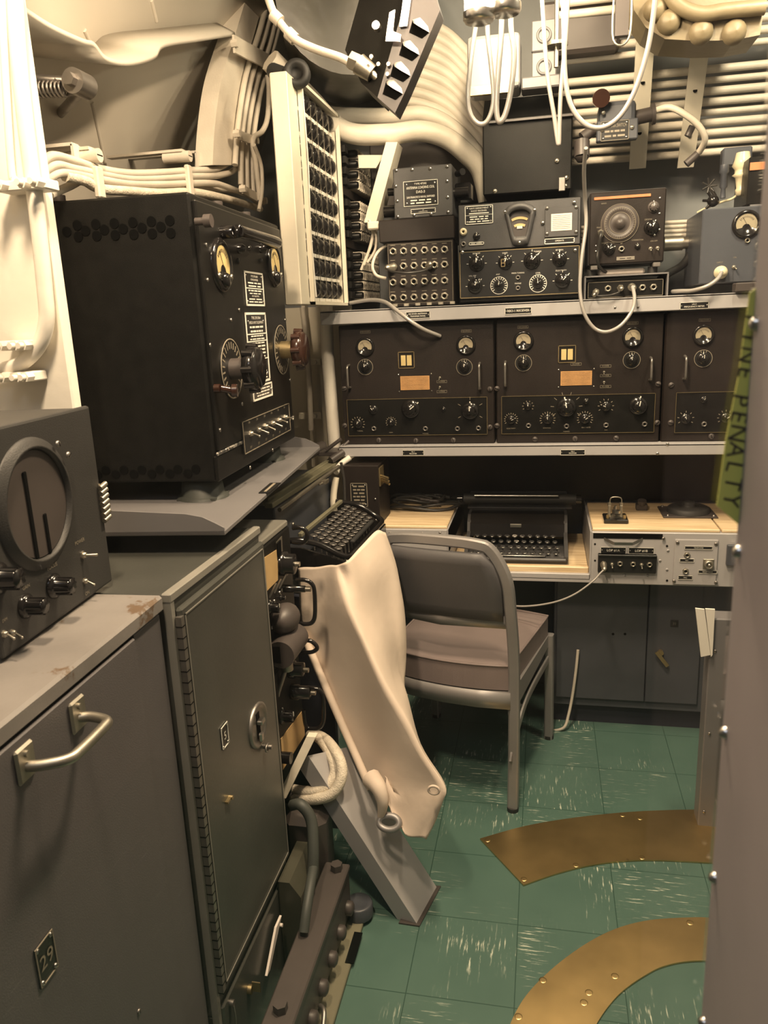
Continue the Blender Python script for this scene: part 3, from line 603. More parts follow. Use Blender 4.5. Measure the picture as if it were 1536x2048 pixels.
# ------------------------------------------------------------------ shelves across the back
SY = 2.40
t = thing('equipment_shelf', 'upper light grey angle-iron shelf with three black nameplates', 'shelf', F(0, SY, 0))
b = MB(); b.box(-.69, .80, 0, .006, 1.394, 1.436, bev=.002); b.box(-.69, .80, 0, .42, 1.430, 1.436, bev=.001); b.build('shelf_rail', 'shelf', t)
ff = F(0, SY, 0)
def lbl(t, u0, u1, v0, v1, lines, fr=ff, y=0, **k):
    um = (u0 + u1) / 2; vm = (v0 + v1) / 2
    return plate(t, fr.on(u0, vm, y)[0], fr.on(u1, vm, y)[0], fr.on(um, v1, y)[1], fr.on(um, v0, y)[1], lines, y=y, **k)
lbl(t, 812, 860, 623, 637, [('RECEIVER ANTENNA', 1), ('TRANSFER PANEL', 1)], bw=.001)
lbl(t, 1010, 1063, 615, 628, [('RBO-1 RECEIVER', 1)], bw=.001)
lbl(t, 1360, 1417, 604, 618, [('LM-11', .8), ('FREQUENCY METER', 1)], bw=.001)
for (u, v) in ((1230, 615), (1276, 614)):
    x, z = ff.on(u, v); screw(t, x, z, 0, .0035, 'dsteel')
t = thing('equipment_shelf', 'lower light grey shelf rail under the big receivers', 'shelf', F(0, SY, 0))
b = MB(); b.box(-.655, .80, 0, .006, .974, 1.008, bev=.002); b.box(-.655, .80, 0, .42, 1.002, 1.008, bev=.001); b.build('shelf_rail', 'shelf', t)
lbl(t, 805, 848, 900, 911, [('RBL-5', .8), ('RECEIVER', 1)], bw=.001); lbl(t, 1121, 1170, 899, 910, [('RBL-5', .8), ('RECEIVER', 1)], bw=.001)
for (u, v) in ((1315, 907), (1335, 888)):
    x, z = ff.on(u, v); screw(t, x, z, 0, .0045, 'steel')
# ------------------------------------------------------------------ three long receivers between the shelves
def receiver(label, x0, x1, d):
    f = F(x0, 2.44, 1.008); W = x1 - x0; H = .382
    t = thing('radio_receiver', label, 'radio', f, 'long dark receivers between the shelves')
    MB().box(0, W, .004, .36, 0, H, bev=.003).build('case', 'brownp', t)
    o = lambda u, v, y=0: f.on(u, v, y)
    b = MB(); b.box(.002, W - .002, -.003, .006, .001, H - .002, bev=.002); b.build('front_panel', 'brownp', t)
    u0, v0, u1, v1 = d['sub']; xa, za = o(u0, (v0 + v1) / 2)[0], o((u0 + u1) / 2, v1)[1]; xb, zb = o(u1, (v0 + v1) / 2)[0], o((u0 + u1) / 2, v0)[1]
    xb = min(xb, W - .008); b = MB(); b.box(xa, xb, -.006, -.002, za, zb, m=0, bev=.001); frameline(b, xa, xb, za, zb, .0013, -.006, 1); b.build('lower_panel', ['blackp', 'brassd'], t)
    for u, v in d['meters']: x, z = o(u, v); meter(t, x, z - .004, .027, -.003)
    for u, v in d['dials']: x, z = o(u, v); dial(t, x, z, .0255, -.003, knobr=.014, n=3, a0=-20, a1=20)
    for u, v in d.get('win', []):
        x, z = o(u, v); b = MB(); frameline(b, x - .026, x + .026, z - .026, z + .026, .002, -.003, 1, .002); b.box(x - .021, x + .021, -.004, -.003, z - .02, z + .02, m=0)
        for s_ in (-1, 1): b.box(x + s_ * .0095 - .0075, x + s_ * .0095 + .0075, -.005, -.004, z - .017, z + .015, m=2)
        b.build('scale_window', ['blackp', 'brassd', 'metery'], t)
    for (ua, va, ub, vb) in d.get('chart', []):
        xa_, za_ = o(ua, vb); xb_, zb_ = o(ub, va); b = MB(); b.box(xa_, xb_, -.0045, -.003, za_, zb_, m=0)
        for k in range(9): b.box(xa_ + .003, xb_ - .003, -.005, -.0045, za_ + .004 + k * (zb_ - za_ - .008) / 8, za_ + .0046 + k * (zb_ - za_ - .008) / 8, m=1)
        c_ = b.build('calibration_chart', ['amber', 'mud'], t, label='tan ruled chart')
        for sx in (xa_ - .006, xb_ + .006):
            for sz in (za_ - .005, zb_ + .005): screw(c_, sx, sz, -.003, .0025)
    for (u, va, vb) in d['handles']:
        x = o(u, (va + vb) / 2)[0]; z1 = o(u, va)[1]; z0 = o(u, vb)[1]
        b = MB(); b.tube([(x, -.002, z0), (x, -.03, z0 + .004), (x, -.034, z0 + .02), (x, -.034, z1 - .02), (x, -.03, z1 - .004), (x, -.002, z1)], .004, 8); b.build('handle', 'dsteel', t)
    for (u, v) in d['labels']:
        x, z = o(u, v); b = MB(); frameline(b, x - .016, x + .016, z - .004, z + .004, .0008, -.003, 0); b.text('RECEIVER' if v < 700 else 'POWER', x, z, .006, -.0038); b.build('small_label', 'print_', t)
    for (u, v) in d['toggles']: x, z = o(u, v); toggle(t, x, z, .004, -.003, ang=0.2)
    for (u, v, r, ra, tk) in d['knobs']:
        x, z = o(u, v, -.01); knob(t, x, z, r, -.006, rot=ra)
        if tk:
            b = MB(); ticks(b, x, z, r * 1.55, r * 2.0, tk, -120, 120, -.0062, 0, .0009 if r < .02 else .0007); b.build('scale_marks', 'print_', t)
    for (u, v) in d['jacks']: x, z = o(u, v, -.006); jack(t, x, z, .0075, -.006, 'dsteel')
    for (u, v) in d['bolts']: x, z = o(u, v); screw(t, x, z, -.003, .0085, 'mud', 'panel_bolt')
    b = MB()
    for (u, v, s_) in d.get('text', []): x, z = o(u, v, -.006); b.text(s_, x, z, .005, -.0066)
    if b.v: b.build('lettering', 'print_', t)
    return t
receiver('long dark receiver at the left end of the shelf under the jack panel', -.645, -.152, dict(sub=(696, 796, 975, 870), meters=[(731, 691), (932, 687)], dials=[(731, 734), (929, 734)], win=[(813, 720)], chart=[(802, 751, 859, 780)],
  handles=[(700, 730, 775), (960, 726, 778)], labels=[(933, 662), (731, 664), (884, 763), (884, 783)], toggles=[(880, 755), (880, 774)],
  knobs=[(746, 820, .012, -.6, 0), (821, 818, .024, .9, 0), (887, 819, .006, 0, 0), (940, 822, .022, 0, 5), (715, 848, .012, .3, 11), (782, 845, .009, 0, 11)], jacks=[(748, 857), (851, 857), (915, 857), (957, 856)],
  bolts=[(758, 880), (832, 881), (907, 880), (690, 851), (689, 777), (980, 778), (980, 854)], text=[(782, 865, 'GAIN'), (720, 862, 'TUNING'), (851, 867, 'PHONES')]))
receiver('long dark receiver in the middle of the shelf below the hanging cord loop', -.147, .343, dict(sub=(1003, 789, 1309, 866), meters=[(1047, 679), (1265, 671)], dials=[(1047, 726), (1263, 720)], win=[(1134, 708)], chart=[(1121, 741, 1184, 771)],
  handles=[(1011, 723, 772), (1300, 715, 760)], labels=[(1046, 654), (1265, 646), (1152, 728), (1211, 732), (1211, 751), (1211, 773)], toggles=[(1208, 744), (1208, 764)],
  knobs=[(1056, 813, .009, -.2, 8), (1133, 815, .024, -.2, 8), (1172, 803, .007, .6, 0), (1212, 813, .012, -1.2, 8), (1277, 812, .022, .2, 0), (1022, 840, .011, 1.2, 13), (1095, 839, .012, 0, 13), (1170, 838, .012, 1.0, 13)], jacks=[(1057, 851), (1133, 852), (1212, 850), (1289, 848)],
  bolts=[(1070, 878), (1150, 877), (1232, 876), (994, 777), (994, 851), (1314, 845), (1316, 768)], text=[(1094, 856, 'CONTROL'), (1133, 863, 'PHONES'), (1022, 857, 'SELECTIVITY'), (1172, 855, 'BEAT NOTE'), (1212, 860, 'AVC')]))
receiver('long dark receiver at the right end partly cut off by the jamb', .347, .80, dict(sub=(1350, 782, 1600, 864), meters=[(1406, 667)], dials=[(1406, 717)], handles=[(1368, 712, 758)], labels=[(1409, 640)], toggles=[],
  knobs=[(1372, 838, .012, -.3, 7), (1408, 800, .008, .4, 0), (1452, 836, .012, 1, 9)], jacks=[(1408, 848)], bolts=[(1422, 872), (1342, 770), (1341, 845)]))
# ------------------------------------------------------------------ RAO style receiver
f = F(-.259, 2.46, 1.450); W = .360; H = .277
t = thing('tuning_receiver', 'black receiver with a shield-shaped tuning window and a white card', 'radio', f)
o = lambda u, v, y=-.004: f.on(u, v, y)
MB().box(0, W, .004, .38, -.006, H, bev=.003).build('case', 'blackp', t)
zd = o(1040, 497)[1]
MB().box(.002, W - .002, -.003, .005, zd + .003, H - .002, bev=.002).build('upper_panel', 'charcoal', t)
b = MB(); b.box(.002, W - .002, -.006, .005, .004, zd, bev=.002, m=0); frameline(b, .003, W - .003, .006, zd - .001, .0018, -.006, 1); b.build('lower_panel', ['lab', 'brassd'], t)
xa = o(930, 430)[0]; xb = o(986, 430)[0]; plate(t, xa, xb, o(958, 448)[1], o(958, 411)[1], [('NAVY DEPARTMENT', 1), ('RADIO RECEIVER', 1), ('#1', .8), ('---', .5), ('#3', .9), ('#4', .9), ('#3', .9)], y=-.003, bw=.0018)
cx, cz = o(1039, 448, -.02)
out = [(-.045, .040), (-.030, .055), (0, .062), (.030, .055), (.047, .040), (.045, .022), (.028, -.048), (.016, -.060), (-.012, -.060), (-.024, -.048), (-.042, .022)]
inn = [(-.030, .028), (-.018, .038), (0, .041), (.018, .038), (.030, .028), (.028, .018), (.018, -.030), (.010, -.034), (-.008, -.034), (-.016, -.030), (-.028, .018)]
def shield(p, y): return spl([(cx + a, y, cz + c) for a, c in p], 4, True)
A, B_, C_, D_ = shield(out, -.003), shield([(a * .9, c * .93) for a, c in out], -.022), shield(inn, -.022), shield(inn, -.006)
k = len(A); b = MB(); fs = [(r * k + i, r * k + (i + 1) % k, (r + 1) * k + (i + 1) % k, (r + 1) * k + i) for r in range(3) for i in range(k)]
b.add(A + B_ + C_ + D_, fs, True); es = b.build('escutcheon', 'charcoal', t)
b = MB(); b.add(D_, [tuple(range(k))], m=0); b.build('dial_backing', 'mud', es)
b = MB()
for (r0, r1, zc) in ((.045, .052, -.012), (.030, .037, -.016)):
    pa = []; 
    for i in range(9): a = math.radians(62 + 56 * i / 8); pa.append((cx + math.cos(a) * r0, -.0085, cz + zc - .018 + math.sin(a) * r0))
    pb = []
    for i in range(9): a = math.radians(118 - 56 * i / 8); pb.append((cx + math.cos(a) * r1, -.0085, cz + zc - .018 + math.sin(a) * r1))
    b.add(pa + pb, [tuple(range(18))], m=0)
b.box(cx - .008, cx + .008, -.009, -.008, cz - .012, cz - .004, m=1); b.build('tuning_scale', ['metery', 'card'], es)
for a, c in ((-.042, .036), (.043, .036), (0, -.052)): screw(es, cx + a, cz + c, -.02, .005)
xa, za = o(1089, 476); xb, zb = o(1157, 412); MB().box(xa, xb, -.010, -.003, za, zb, bev=.002).build('card_frame', 'charcoal', t)
xa, za = o(1102, 463); xb, zb = o(1144, 426); b = MB(); b.box(xa, xb, -.0112, -.010, za, zb, m=0)
for k in range(8): b.box(xa + .004, xb - .004, -.0117, -.0112, za + .006 + k * (zb - za - .012) / 7, za + .0068 + k * (zb - za - .012) / 7, m=1)
b.build('log_card', ['card', 'print_'], t, label='white ruled card')
for u, v in ((1094, 417), (1152, 415), (1094, 468), (1152, 464)): x, z = o(u, v); screw(t, x, z, -.010, .005, 'dsteel')
lbl(t, 1089, 1149, 476, 487, [('OPERATE', 1)], fr=f, y=-.003, bw=.002); lbl(t, 938, 968, 484, 490, [('#2', 1)], fr=f, y=-.003, bw=.002, scr=False)
x, z = o(927, 464); b = MB(); b.lathe((x, -.003, z), (0, -1, 0), [(0, .011), (.008, .011), (.012, .008), (.012, .004), (.006, .003)], 16); b.build('terminal', 'porcelain', t); x, z = o(927, 488); jack(t, x, z, .007, -.003, 'dsteel')
x, z = o(953, 473); knob(t, x, z, .009, -.003)
for (u, v, r, ra) in ((953, 527, .019, 0), (1010, 525, .017, .4), (1064, 521, .020, .8), (1119, 518, .017, 0), (950, 572, .018, .6), (1125, 561, .018, .8)):
    x, z = o(u, v, -.01); knob(t, x, z, r, -.006, rot=ra); b = MB(); ticks(b, x, z, r * 1.3, r * 1.6, 5, -90, 90, -.0065, 0, .0007); b.build('scale_marks', 'white2', t)
x, z = o(1006, 525, -.03); b = MB(); frameline(b, x - .006, x + .006, z - .012, z + .010, .0014, -.027, 0); b.box(x - .006, x + .006, -.028, -.027, z - .002, z - .0005); b.build('indicator_window', 'brassd', t)
for (u, v) in ((998, 571), (1076, 567)): x, z = o(u, v, -.006); dial(t, x, z, .026, -.006, knobr=.011, n=15, m='white2', rot=-.1)
for (u, v) in ((1036, 555), (1036, 576)): x, z = o(u, v, -.006); jack(t, x, z, .0065, -.006, 'dsteel')
for (u, v) in ((1150, 501), (925, 505), (1148, 405), (1085, 446)): x, z = o(u, v); screw(t, x, z, -.006, .0055)
b = MB()
for (u, v, s_) in ((953, 507, 'BFO OFF'), (1010, 506, 'BAND'), (1075, 503, 'TUNING'), (1119, 500, 'RF GAIN'), (1036, 546, 'MAIN TUNING'), (1122, 541, 'SELECTIVITY'), (945, 552, 'VOL OFF'), (996, 549, 'ANT'), (1076, 546, 'LEVEL'), (1036, 567, 'PHONE')): x, z = o(u, v, -.006); b.text(s_, x, z, .0058, -.0066)
b.build('lettering', 'white2', t)
# ------------------------------------------------------------------ LM frequency meter
f = F(.124, 2.46, 1.532); W = .212; H = .203; o = lambda u, v, y=-.004: f.on(u, v, y)
t = thing('frequency_meter', 'small dark instrument with an orange strip and a large ringed dial', 'instrument', f)
MB().box(0, W, .004, .22, 0, H, bev=.003).build('case', 'charcoal', t); MB().box(.001, W - .001, -.003, .006, .002, H - .002, bev=.003).build('front_panel', 'brownp', t)
xa, za = o(1188, 401); xb, zb = o(1302, 387); b = MB(); b.box(xa, xb, -.006, -.003, za, zb, bev=.001); b.build('calibration_strip', 'orange', t, label='orange-brown strip along the top')
cx, cz = o(1240, 446, -.01); b = MB(); b.lathe((cx, -.003, cz), (0, -1, 0), [(0, .054), (.002, .053), (.003, .047), (.005, .046), (.006, .036), (.0045, .034), (.0045, .015), (.012, .013), (.014, 0)], 40); b.build('tuning_dial', 'mud', t); b = MB(); ringb(b, cx, cz, .044, .0010, -.0085, 0, d=.0004); ringb(b, cx, cz, .030, .0010, -.0078, 0, d=.0004); ringb(b, cx, cz, .053, .0008, -.0055, 0, d=.0004); ticks(b, cx, cz, .037, .043, 40, 0, 351, -.0092, 0, .0003); b.build('scale_ring', 'print_', t)
for (u, v, r, ra) in ((1307, 414, .013, 0), (1303, 455, .017, .5), (1218, 498, .014, 1.2), (1275, 493, .007, 0)): x, z = o(u, v); knob(t, x, z, r, -.003, rot=ra, m='mud' if v < 420 else 'bake')
for (u, v, r) in ((1201, 465, .008), (1243, 498, .008)): x, z = o(u, v); jack(t, x, z, r, -.003)
for (u, v) in ((1301, 497), (1315, 496)): x, z = o(u, v); toggle(t, x, z, .0055, -.003, ang=0)
lbl(t, 1233, 1269, 513, 520, [('#2', 1)], fr=f, y=-.003, bg='nickel', fg='ink', scr=False, border=False)
for (u, v) in ((1320, 396), (1319, 427), (1319, 459), (1265, 421), (1221, 470), (1265, 466), (1309, 470), (1192, 492), (1192, 503)): x, z = o(u, v); screw(t, x, z, -.003, .0035)
b = MB()
for (u, v, s_) in ((1243, 411, 'FREQUENCY'), (1297, 439, 'CRYSTAL'), (1201, 455, 'PHONES'), (1216, 486, 'MODULATION'), (1243, 487, 'RF'), (1275, 480, 'CORRECTOR'), (1308, 482, 'ON OFF'), (1208, 407, 'BAND')): x, z = o(u, v); b.text(s_, x, z, .0055, -.0036)
b.build('lettering', 'print_', t)
for (x, z) in ((.006, -.012), (W - .03, -.014)):
    b = MB(); b.box(x, x + .022, -.004, .02, -.012, 0, bev=.002); b.build('latch_foot', 'dsteel', t)
# jack strip box with bracket below it
f = F(.116, 2.43, 1.437); W = .229; o = lambda u, v, y=0.01: f.on(u, v, y)
t = thing('headphone_jack_box', 'low black box with a row of six jacks under the frequency meter', 'jack box', f)
b = MB(); b.box(.006, W - .008, .012, .16, .0, .050, bev=.002, m=0); frameline(b, .008, W - .010, .002, .047, .001, .012, 1); b.build('case', ['blackp', 'print_'], t)
b = MB(); b.box(-.003, .001, 0, .18, 0, .062); b.box(W - .001, W + .003, 0, .18, 0, .062); b.box(-.003, W + .003, 0, .18, .061, .065); b.build('bracket', 'tray', t)
for u, v in ((1192, 584), (1216, 577), (1241, 576), (1263, 575), (1285, 575), (1307, 574)):
    x, z = o(u, v); jack(t, x, z, .0088, .012)
for sx in (.02, W - .035): b = MB(); b.cyl((sx, .06, .065), (sx, .06, .085), .014, n=16); b.cyl((sx, .06, .084), (sx, .06, .093), .008, n=12); b.build('rubber_mount', 'rubber', t)
# plugs and cords
def plug(label, p, dr, L=.03, r=.007, m='nickel', parent=None, n=14):
    p = V(p); dr = V(dr).normalized(); b = MB(); b.lathe(p, dr, [(0, r * 1.25), (L * .25, r * 1.25), (L * .3, r), (L * .75, r), (L, r * .5), (L, 0)], n); return b.build('plug', m, parent, label=label)
def cord(label, cat, pts, r, m, plugs=(), name='jumper_lead', group=None):
    t = thing(name, label, cat, group=group); b = MB(); b.tube(pts, r, 8, sub=8); b.build('cord', m, t)
    for (p, d, L, rr) in plugs: plug(None, p, d, L, rr, parent=t)
    return t
q = lambda u, v, Y: pt(u, v, Y=Y)
a = q(1241, 576, 2.425); c = q(1192, 584, 2.425)
cord('short black cord looped between two jacks of the jack box', 'cord', [a, q(1238, 584, 2.385), q(1222, 590, 2.38), q(1200, 592, 2.38), q(1193, 590, 2.385), c], .0028, 'dcable', [(a, (0, -1, -.1), .03, .007), (c, (-.3, -1, -.4), .03, .007)])
a = q(1263, 574, 2.425)
cord('long grey cord drooping from the overhead connector into the jack box', 'cord', [q(1172, 296, 2.20), q(1168, 340, 2.26), q(1170, 400, 2.34), q(1172, 450, 2.35), q(1163, 520, 2.33), q(1160, 580, 2.32), q(1168, 625, 2.31), q(1187, 655, 2.31), q(1212, 664, 2.31), q(1240, 652, 2.32), q(1262, 625, 2.33), q(1269, 598, 2.36), a + V((0, -.03, 0))], .0052, 'gcord', [(a, (0.1, -1, -.1), .035, .009)])
a = q(1201, 465, 2.452)
cord('black cord plugged into the frequency meter and hanging straight down', 'cord', [a + V((0, -.02, 0)), a + V((-.002, -.03, -.015)), q(1196, 500, 2.43), q(1195, 520, 2.43), q(1200, 535, 2.46), q(1215, 545, 2.50), q(1240, 542, 2.56)], .0045, 'dcable', [(a, (0, -1, -.5), .03, .007)])
t = thing('patch_plate', 'small pale paper roll lying under the frequency meter', 'plate')
b = MB(); p = q(1195, 541, 2.50); p2 = q(1290, 530, 2.50); b.box(p.x, p2.x, 2.49, 2.60, 1.502, 1.520, bev=.006); b.build('sheet', 'card', t)
# ------------------------------------------------------------------ antenna loading coil, box below it, jack panel
f = F(-.461, 2.50, 1.703, -1.5); W = .182; H = .147; o = lambda u, v, y=-.002: f.on(u, v, y)
t = thing('antenna_loading_coil', 'dark grey bolted box with an antenna loading coil nameplate', 'box', f)
MB().box(0, W, 0, .20, 0, H, bev=.003).build('case', 'charcoal', t)
xa, za = o(808, 414); xb, zb = o(875, 358); plate(t, xa, xb, za, zb, [('TYPE 47202', .8), ('ANTENNA LOADING COIL', 1.1), ('DAS-3', 1.1), ('', .3), ('SAN FRANCISCO NAVAL SHIPYARD', .9), ('#3', .7), ('#3', .7)], y=0)
xa, za = o(822, 428); xb, zb = o(871, 415); plate(t, xa, xb, za, zb, [('SET', .8), ('LOADING COIL', 1)], y=0)
for u, v in ((792, 341), (824, 339), (860, 337), (894, 333), (791, 372), (894, 362), (794, 402), (895, 394), (795, 433), (828, 430), (862, 428), (896, 424)): x, z = o(u, v); screw(t, x, z, 0, .005)
b = MB(); b.box(W, W + .05, .06, .12, .05, .10, bev=.004); b.cyl((W + .01, .05, .125), (W + .03, .02, .125), .010, n=12); b.cyl((W, .04, .07), (W + .045, .04, .07), .014, n=14); b.build('side_terminals', 'bake', t)
b = MB(); b.cyl((0, .04, .03), (-.04, .04, .03), .018, n=14); b.cyl((0, .06, .09), (-.03, .06, .09), .012, n=12); b.build('left_terminals', 'bake', t)
f = F(-.486, 2.47, 1.632); t = thing('mounting_box', 'plain dark brown box between the loading coil and the jack panel', 'box', f)
b = MB(); b.box(-.02, .215, 0, .26, 0.002, .068, bev=.003); b.build('case', 'brownp', t)
f = F(-.480, 2.455, 1.437); W = .205; H = .193; o = lambda u, v, y=-.003: f.on(u, v, y)
t = thing('antenna_jack_panel', 'brown-black transfer panel with four rows of six ringed jacks', 'jack panel', f)
MB().box(0, W, .0, .14, .004, H, bev=.002).build('case', 'brownp', t)
b = MB(); frameline(b, .003, W - .003, .012, H - .004, .0008, 0, 0); b.build('panel_border', 'print_', t)
k = 0
for r_, (y0, y1) in enumerate(((503, 499), (533, 529), (565, 561), (596, 592))):
    for c_, u in enumerate((786, 807, 828, 849, 869, 889)):
        v = y0 + (y1 - y0) * c_ / 5; x, z = o(u, v); jack(t, x, z, .0105, 0, 'nickel')
        b = MB(); b.box(x - .008, x + .007, -.0006, 0, z + .0175, z + .019); b.build('jack_label', 'print_', t)
for i in range(6):
    x = .012 + i * .036; b = MB(); b.box(x, x + .016, -.006, 0, .004, .012, bev=.001); b.build('edge_clip', 'nickel', t)
a = V((f.o.x + o(786, 533)[0], 2.45, f.o.z + o(786, 533)[1])); a = q(788, 534, 2.448); c = q(858, 531, 2.448)
cord('patch cord joining two jacks in the second row of the transfer panel', 'cord', [q(772, 537, 2.40), q(785, 543, 2.37), q(815, 546, 2.36), q(845, 542, 2.38), q(862, 534, 2.41)], .0035, 'dcable', [(a, (-.45, -1, -.1), .045, .010), (c, (.25, -1, .05), .038, .0095)])
cord('grey cable lying off the left end of the upper shelf and dropping over its edge', 'cable', [q(700, 606, 2.50), q(740, 600, 2.47), q(770, 604, 2.42), q(795, 622, 2.375), q(825, 645, 2.36), q(850, 660, 2.38), q(880, 672, 2.43)], .006, 'gcord', name='loose_cable')
cord('pale cable curling behind the left side of the transfer panel', 'cable', [q(776, 488, 2.50), q(755, 505, 2.49), q(745, 530, 2.47), q(752, 550, 2.46), q(772, 557, 2.47)], .005, 'cable', name='loose_cable')
# ------------------------------------------------------------------ right hand blue-grey box
f = F(.432, 2.44, 1.464); o = lambda u, v, y=-.003: f.on(u, v, y)
t = thing('heterodyne_box', 'slate grey instrument box with a half-hidden round meter at the far right', 'instrument', f)
MB().box(0, .30, .0, .26, 0, .203, bev=.003).build('case', 'slate', t)
x, z = o(1482, 449); meter(t, x + .014, z, .034, 0); x, z = o(1495, 481); jack(t, x, z, .007, 0)
x, z = o(1441, 545); b = MB(); b.lathe((x, 0, z), (0, -1, 0), [(0, .018), (.012, .018), (.014, .015), (.022, .015), (.024, .012), (.036, .011), (.036, 0)], 20); b.build('cable_connector', 'porcelain', t)
x, z = o(1468, 534); toggle(t, x, z, .006, 0)
b = MB(); x, z = o(1440, 525); b.text('INPUT', x, z, .006, -.001); x, z = o(1470, 515); b.text('ON', x, z, .006, -.001); b.build('lettering', 'print_', t)
cord('black and white cord curving out of the slate box connector onto the shelf', 'cord', [q(1443, 545, 2.395), q(1435, 558, 2.37), q(1415, 572, 2.36), q(1385, 581, 2.38), q(1360, 582, 2.42), q(1345, 583, 2.46)], .0055, 'gcord', name='signal_cord')
cord('thick black cable bending from the connector behind the frequency meter', 'cable', [q(1388, 488, 2.66), q(1382, 505, 2.66), q(1365, 530, 2.64), q(1335, 548, 2.6), q(1320, 560, 2.56)], .012, 'rubber', name='thick_cable')
b = MB(); p = q(1328, 488, 2.66); b.cyl(p, p + V((.055, 0, 0)), .022, n=20); b.cyl(p + V((.05, 0, 0)), p + V((.085, 0, 0)), .018, n=20); b.cyl(p + V((.08, 0, 0)), p + V((.10, 0, 0)), .012, n=12); tag(b.build('cable_connector', 'nickel'), 'shiny round connector poking out between the frequency meter and slate box', 'connector')
for k in range(4): 
    p = q(1316, 446 + k * 9, 2.72); p2 = q(1150, 456 + k * 9, 2.74); r2 = q(1420, 441 + k * 9, 2.72); wire('bulkhead_cable', [p2, p, r2], .006, 'cable', 'thin painted cable behind the frequency meter, %s from the top' % ('first', 'second', 'third', 'fourth')[k], 'cable', 'thin cables behind the frequency meter')
t = thing('edge_instrument', 'dark instrument with an orange tag at the far right edge', 'instrument', F(.50, 2.36, 1.437))
f = F(.50, 2.36, 1.437); b = MB(); b.box(.02, .25, .02, .07, .0, .025, bev=.003); b.build('base_bracket', 'mud', t)
f = F(.555, 2.50, 1.66); 
b = MB(); b.box(.05, .30, .1, .26, .235, .36, bev=.003); b.build('case', 'blackp', t); b = MB(); b.box(.052, .16, .096, .10, .325, .345); b.build('orange_tag', 'orange', t, label='orange tag strip')
b = MB(); b.box(.06, .28, .10, .22, .0, .236); b.build('support', 'tray', t)
x, z = f.o.x, f.o.z
# lead-in fittings above the slate box
t = thing('antenna_fitting', 'tall brass and porcelain antenna fitting above the slate box', 'fitting')
p = q(1484, 335, 2.55); 
b = MB(); b.lathe(p + V((0, 0, .04)), (0.02, 0, -1), [(0, .018), (.02, .022), (.035, .028), (.045, .020), (.055, .020), (.06, .027), (.066, .018), (.095, .014), (.10, .017), (.115, .014), (.118, 0)], 22); b.build('stem', 'porcelain', t)
b = MB(); c_ = p + V((-.0, 0, .04)); b.box(c_.x - .05, c_.x + .03, c_.y + .02, c_.y + .06, c_.z - .03, c_.z + .02, bev=.004); b.build('clamp_block', 'slate', t)
p = q(1448, 352, 2.55); b = MB(); b.lathe(p + V((0, 0, .03)), (0, 0, -1), [(0, .012), (.02, .014), (.025, .009), (.06, .011), (.065, .006), (.09, .008)], 14); b.build('side_stem', 'slate', t)
cord('pale lead wires running down from the antenna fitting to the slate box', 'wire', [q(1478, 385, 2.55), q(1465, 397, 2.56), q(1440, 405, 2.58), q(1415, 415, 2.6), q(1395, 425, 2.62)], .0035, 'porcelain', name='lead_wire')
p = q(1426, 402, 2.58); b = MB(); b.sph(p, .017, n=14); b.cyl(p, p + V((-.03, -.01, .002)), .004); b.cyl(p, p + V((-.015, 0, .025)), .004); b.cyl(p, p + V((-.018, 0, -.02)), .004); tag(b.build('ball_terminal', 'bake'), 'shiny black ball terminal with little arms on top of the slate box', 'terminal')
p = q(1418, 372, 2.60); b = MB(); 
for k in range(7): a = k * .9; b.cyl(p, p + V((math.cos(a) * .022, -.006, math.sin(a) * .022)), .0028, n=6)
b.cyl(p, p + V((.02, 0, -.03)), .005); tag(b.build('spider_terminal', 'dcable'), 'dark spidery terminal left of the antenna fitting', 'terminal')
# ------------------------------------------------------------------ desk along the back
DY = 2.365
f = F(0, DY, 0); o = lambda u, v, y=0: f.on(u, v, y)
t = thing('steel_desk', 'grey steel desk with front panel of sockets and a recessed typewriter well', 'desk', f)
b = MB(); b.box(.147, .80, 0, .50, .572, .742, bev=.003); b.build('right_pedestal', 'shelf', t)
b = MB(); b.box(-.30, .147, 0, .02, .583, .603, bev=.002); b.box(-.30, .150, 0, .50, .575, .588, bev=.001); b.box(.143, .147, 0, .5, .588, .742); b.build('well_rail', 'shelf', t)
b = MB(); b.box(-.70, -.298, -.0, .45, .660, .742, bev=.003); b.box(-.302, -.298, 0, .5, .583, .742); b.build('left_pedestal', 'shelf', t)
for u in (780, 845, 880): x, z = o(u, 1066); screw(t, x, z, 0, .004, 'dsteel')
MB().box(.150, .52, .004, .34, .742, .752, bev=.002).build('right_top_board', 'wood', t); MB().box(.525, .80, .004, .34, .742, .752, bev=.002).build('far_right_top_board', 'wood', t)
MB().box(-.69, -.302, .004, .36, .742, .752, bev=.002).build('left_top_board', 'wood', t)
b = MB(); b.box(-.296, .142, .02, .44, .588, .610, bev=.002); b.box(-.296, .142, .012, .034, .588, .622, bev=.003); b.build('well_board', 'wood', t)
x0 = o(1185, 1070)[0]; xb, zb = o(1325, 1077); b = MB(); b.box(x0 + .002, xb, -.0015, .002, zb - .002, zb + .014); b.build('open_slot', 'dark', t)
xa = o(1208, 1072)[0]; xc = o(1285, 1075)[0]; zz = o(1245, 1082)[1]
b = MB(); b.band([(xa, -.002, zz + .012), (xa + .02, -.010, zz + .004), (xa + .03, -.014, zz), (xc - .03, -.014, zz), (xc - .02, -.010, zz + .004), (xc, -.002, zz + .012)], [(xa, -.002, zz + .004), (xa + .02, -.010, zz - .006), (xa + .03, -.014, zz - .009), (xc - .03, -.014, zz - .009), (xc - .02, -.010, zz - .006), (xc, -.002, zz + .004)], (0, -.002, 0), smooth=False); b.build('spring_clip', 'steel', t)
lbl(t, 1201, 1252, 1094, 1107, [('LOP #1A', 1)], fr=f, bw=.001); lbl(t, 1257, 1308, 1095, 1108, [('LOP #1B', 1)], fr=f, bw=.001)
